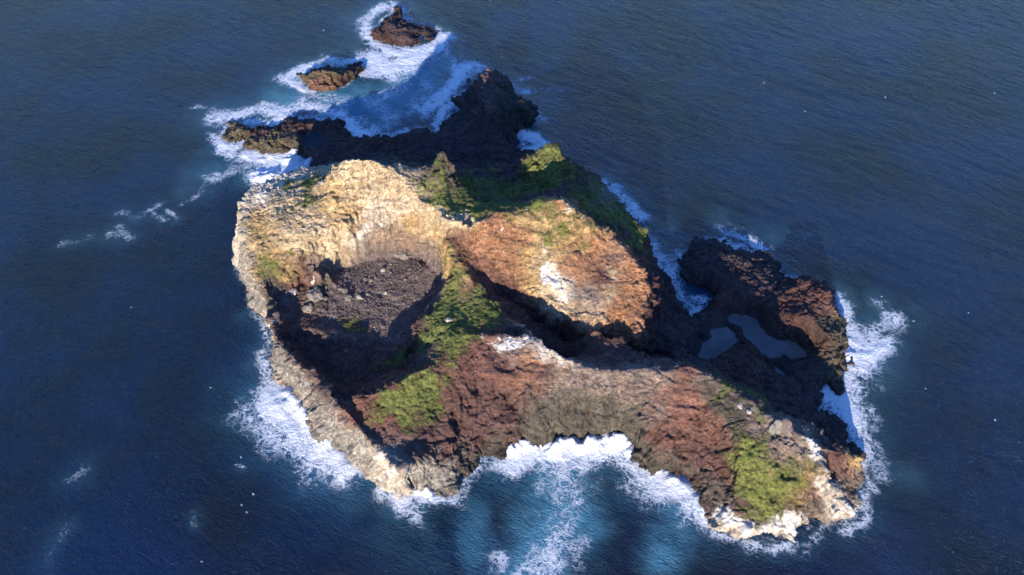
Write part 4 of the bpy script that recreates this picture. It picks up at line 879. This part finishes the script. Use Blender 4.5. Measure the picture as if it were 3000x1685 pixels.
# single boulders that can be picked out on the crater floor
B_mesh = []
for i in range(6):
    v, fcs = rock_shape(2, 500 + i, 0.72)
    for mi, mt in enumerate(M_b):
        me = bpy.data.meshes.new("boulder"); me.from_pydata(v.tolist(), [], fcs.tolist()); me.update(); me.materials.append(mt); B_mesh.append(me)
def boulder(px, py, size, mi, seed=None, label=None, group=None, squash=1.0, name="boulder", up=0.35, cat="boulder"):
    r = np.random.default_rng(int(px * 7 + py)); p = ground(px, py)
    o = bpy.data.objects.new(name, B_mesh[int(r.integers(0, 6)) * 4 + mi]); scene.collection.objects.link(o)
    o.location = (p[0], p[1], p[2] + size * up * 0.7); o.rotation_euler = (r.uniform(-.3, .3), r.uniform(-.3, .3), r.uniform(0, 6.28)); o.scale = (size, size * r.uniform(.8, 1.1), size * squash)
    o["label"] = label; o["category"] = cat
    if group: o["group"] = group
    return o
def C2(a, b): return 900 + a / 4.824, 780 + b / 4.824
boulder(*C2(1072, 62), 1.9, 0, label="white boulder lit by the sun at the shadow edge on the crater floor")
boulder(*C2(750, 458), 2.2, 0, label="cream boulder standing upright among the rubble on the lit side of the crater floor")
boulder(*C2(590, 465), 2.6, 3, label="rounded tan boulder just left of the cream upright one")
boulder(*C2(535, 350), 2.3, 3, label="broad pale boulder in the middle of the lit rubble")
boulder(*C2(470, 315), 1.9, 3, label="tan boulder touching the left side of the broad pale one")
boulder(*C2(270, 322), 2.0, 3, label="pale boulder at the left edge of the rubble beside the big cracked outcrop")
boulder(*C2(255, 462), 1.7, 3, label="tall pale boulder below the one at the left edge of the rubble")
boulder(*C2(850, 395), 1.4, 3, label="pale grey boulder right at the shadow line of the crater floor")
boulder(*C2(815, 188), 1.5, 3, label="flat tan boulder in the upper part of the lit rubble")
boulder(*C2(905, 208), 1.7, 3, label="greyish flat boulder right of the flat tan one")
boulder(*C2(965, 165), 1.2, 3, label="small tan boulder above the greyish flat one")
boulder(*C2(1110, 388), 1.5, 0, label="pale blue grey boulder alone in the shaded half of the crater floor")
boulder(*C2(1180, 98), 1.2, 3, label="grey boulder in the shade just right of the white sunlit boulder")
boulder(*C2(1020, 462), 1.3, 2, label="dark grey boulder in the shade below the pale blue grey one")
boulder(*C2(1385, 195), 1.2, 3, label="dim grey boulder high on the shaded part of the crater floor")
boulder(*C2(560, 1210), 1.6, 3, label="grey boulder in the dark lower pit of the left crater")
boulder(*C2(415, 965), 1.9, 3, label="cream block at the end of the rocky ledge below the crater floor")
boulder(1186, 742, 5.2, 3, squash=1.0, label="largest grey outcrop boulder at the head of the crater floor", up=0.2)
boulder(1165, 748, 2.4, 3, label="grey block leaning on the left of the largest outcrop boulder")
boulder(925, 865, 5.5, 3, squash=1.1, label="big cracked grey outcrop boulder at the western edge of the crater floor", up=0.15)
boulder(903, 900, 4.2, 3, label="dark seamed outcrop boulder at the lower foot of the big cracked one", up=0.15)
boulder(862, 858, 2.6, 0, label="white streaked boulder in the gully west of the crater floor")
boulder(1640, 940, 2.0, 0, label="single grey white boulder in the shadow under the pale streak of the red bluff")
boulder(1520, 962, 2.4, 2, label="long dark boulder behind the white capped end of the red ridge")
boulder(2195, 1207, 1.8, 0, label="white boulder on the crest of the right headland ridge")
boulder(2168, 1190, 1.9, 0, label="pale block in the notch of the crest beside the dark green slope")
boulder(2205, 1196, 1.6, 3, label="brown block behind the white one on the headland crest")
boulder(945, 533, 2.2, 0, label="orange tinted boulder on the green ledge left of the highest crest")
boulder(1316, 938, 2.2, 0, label="pale knob at the top of the grass spine between the craters")
r = np.random.default_rng(77)
nb = 0
while nb < 130:
    a, b = r.uniform(240, 1000), r.uniform(20, 560)
    if a > 1100 - b * 0.75 or a < 240 + 0.15 * b: continue
    X_, Y_ = C2(a, b); s = 0.42 + 0.6 * r.random() ** 3
    boulder(X_, Y_, s, int(r.choice([1, 1, 1, 2, 3])), label="one of the fist of small boulders in the sunlit rubble of the crater floor".replace("the fist of ", "many "), group="boulders in the sunlit rubble"); nb += 1
nb = 0
while nb < 70:
    a, b = r.uniform(700, 1750), r.uniform(60, 1000)
    if a < 1150 - b * 0.6 or a > 1900 - b * 0.5: continue
    X_, Y_ = C2(a, b)
    boulder(X_, Y_, 0.40 + 0.5 * r.random() ** 2, int(r.choice([1, 2, 2])), label="one of many small boulders in the shaded rubble of the crater floor", group="boulders in the shaded rubble"); nb += 1

# upright slabs on the headland crest
def slab(px, py, z_, w, t, hh, rz, lean, mat, label):
    v, fcs = ico(3); v = np.sign(v) * np.abs(v) ** 0.75
    n = fbm(v * 2.2 + px, 3, 600); v = v * (1 + 0.10 * n[:, None]) * np.array([w, t, hh])
    me = bpy.data.meshes.new("rock_slab"); me.from_pydata(v.tolist(), [], fcs.tolist()); me.update(); me.materials.append(mat)
    o = bpy.data.objects.new("rock_slab", me); scene.collection.objects.link(o); p = at(px, py, z_)
    o.location = p; o.rotation_euler = (lean, 0, rz); o["label"] = label; o["category"] = "rock slab"; o["group"] = "upright slabs on the headland crest"
slab(2301, 1250, 35, 2.9, 1.3, 4.6, -.25, -.5, M_b[1], "oval brown slab standing on the headland crest, rightmost of the three")
slab(2277, 1252, 35, 2.5, 1.3, 4.6, -.25, -.5, M_b[3], "flat topped tan slab between the two others on the headland crest")
slab(2262, 1260, 34, 1.9, 1.1, 3.6, -.25, -.5, M_b[3], "smallest slab on the headland crest, leftmost of the three")

# ------------------------------------------------------------------ gulls
def gull_material():
    m = NT("gull_feather"); g = m.n("ShaderNodeTexCoord").outputs['Object']; sp = m.n("ShaderNodeSeparateXYZ"); m.l(g, sp.inputs[0])
    tip = m.ramp(m.math('ABSOLUTE', sp.outputs[0]), 0.58, 0.66)
    m.l(m.mix(tip, (.78, .79, .80), (.05, .05, .05)), m.b.inputs['Base Color']); m.b.inputs['Roughness'].default_value = 0.8
    return m.m
M_gull = gull_material()
def gull_mesh(fly):
    V, F = [], []
    prof = [(-.34, .015, .0), (-.26, .05, .0), (-.12, .085, .0), (.05, .09, .0), (.16, .06, .01), (.22, .045, .02), (.28, .05, .025), (.33, .03, .02), (.38, .006, .01)]
    for yy, rr, zz in prof:
        for k in range(8):
            a = k * math.pi / 4; V.append((rr * math.cos(a), yy, zz + rr * math.sin(a)))
    for i in range(len(prof) - 1):
        for k in range(8): F.append((i * 8 + k, i * 8 + (k + 1) % 8, i * 8 + 8 + (k + 1) % 8, i * 8 + 8 + k))
    def plate(pts, t=.012):
        b = len(V); n = len(pts)
        V.extend(pts); V.extend([(p[0], p[1], p[2] - t) for p in pts]); F.append(tuple(b + i for i in range(n))); F.append(tuple(b + n + i for i in reversed(range(n))))
        for i in range(n): F.append((b + i, b + n + i, b + n + (i + 1) % n, b + (i + 1) % n))
    for s in (1, -1):
        if fly:
            plate([(s * .05, .12, .04), (s * .30, .16, .13), (s * .32, .0, .12), (s * .05, -.08, .03)]); plate([(s * .30, .16, .13), (s * .70, -.02, .08), (s * .68, -.06, .08), (s * .32, .0, .12)])
        else: plate([(s * .03, .13, .085), (s * .085, .05, .06), (s * .06, -.38, .03), (s * .01, -.30, .07)])
    plate([(-.03, -.28, .01), (.03, -.28, .01), (.08, -.46, .0), (-.08, -.46, .0)])
    me = bpy.data.meshes.new("gull"); me.from_pydata(V, [], F); me.update(); me.materials.append(M_gull); return me
G_fly, G_sit = gull_mesh(True), gull_mesh(False)
FL = [(2594,285,30,"white gull flying over open water in the upper right, left one of a wide pair"),(2914,273,30,"white gull flying over open water near the right edge, upper right"),(2358,326,12,"gull over blue water above the pointed tip of the right dark headland"),(2238,243,12,"small gull flying highest over the water right of the pointed stack"),
 (2677,941,20,"gull flying right of the broad surf off the lava headland"),(2837,917,16,"gull skimming the water farthest right beyond the headland surf"),(2583,869,14,"gull just above the upper fringe of the headland surf"),(2915,1231,14,"lone gull over dark water low at the right edge"),(2711,1139,10,"small gull over dark water right of the cove surf"),
 (384,901,14,"lone gull over the dark water left of the islet"),(706,1340,40,"white gull banking beside the lower left surf, upper one of two"),(691,1362,55,"larger white gull with spread wings below left of the surf"),(742,1448,35,"gull flying below the lower left surf toward the open water"),(708,1480,18,"small gull over dark water, lower left of the southern tip"),(723,1501,15,"lowest small gull in the loose flock lower left"),(617,1136,16,"gull left of the surf at the western shore"),(591,1646,12,"gull near the bottom edge of the dark water"),
 (948,89,12,"gull over the water left of the farthest rock cluster"),(1676,205,12,"gull over the water right of the pointed stack"),(1580,1510,25,"gull over the turquoise plume in front of the bay")]
r = np.random.default_rng(5)
for px, py, zz, lb in FL:
    o = bpy.data.objects.new("gull", G_fly); scene.collection.objects.link(o); o.location = at(px, py, zz); o.rotation_euler = (0, r.uniform(-.5, .5), r.uniform(0, 6.28)); o.scale = (1.25,) * 3
    o["label"] = lb; o["category"] = "gull"; o["group"] = "gulls flying over the water"
for a, b in [(1425,565),(1450,580),(1465,600),(1480,615),(1485,640),(1500,655),(1470,675),(1505,685),(1360,550),(1380,555),(1440,610),(1520,700),(1620,760),(1300,655),(590,800),(600,790),(620,800),(480,750),(180,410),(535,690),(1100,690)]:
    p = ground(1200 + a / 3.216, 400 + b / 3.216)
    o = bpy.data.objects.new("gull", G_sit); scene.collection.objects.link(o); o.location = (p[0], p[1], p[2] + .25); o.rotation_euler = (0, 0, r.uniform(0, 6.28)); o.scale = (1.7,) * 3
    o["label"] = "white gull resting on the crest above the red and orange slope"; o["category"] = "gull"; o["group"] = "gulls resting on the crest"
print("done", time.time() - T0)
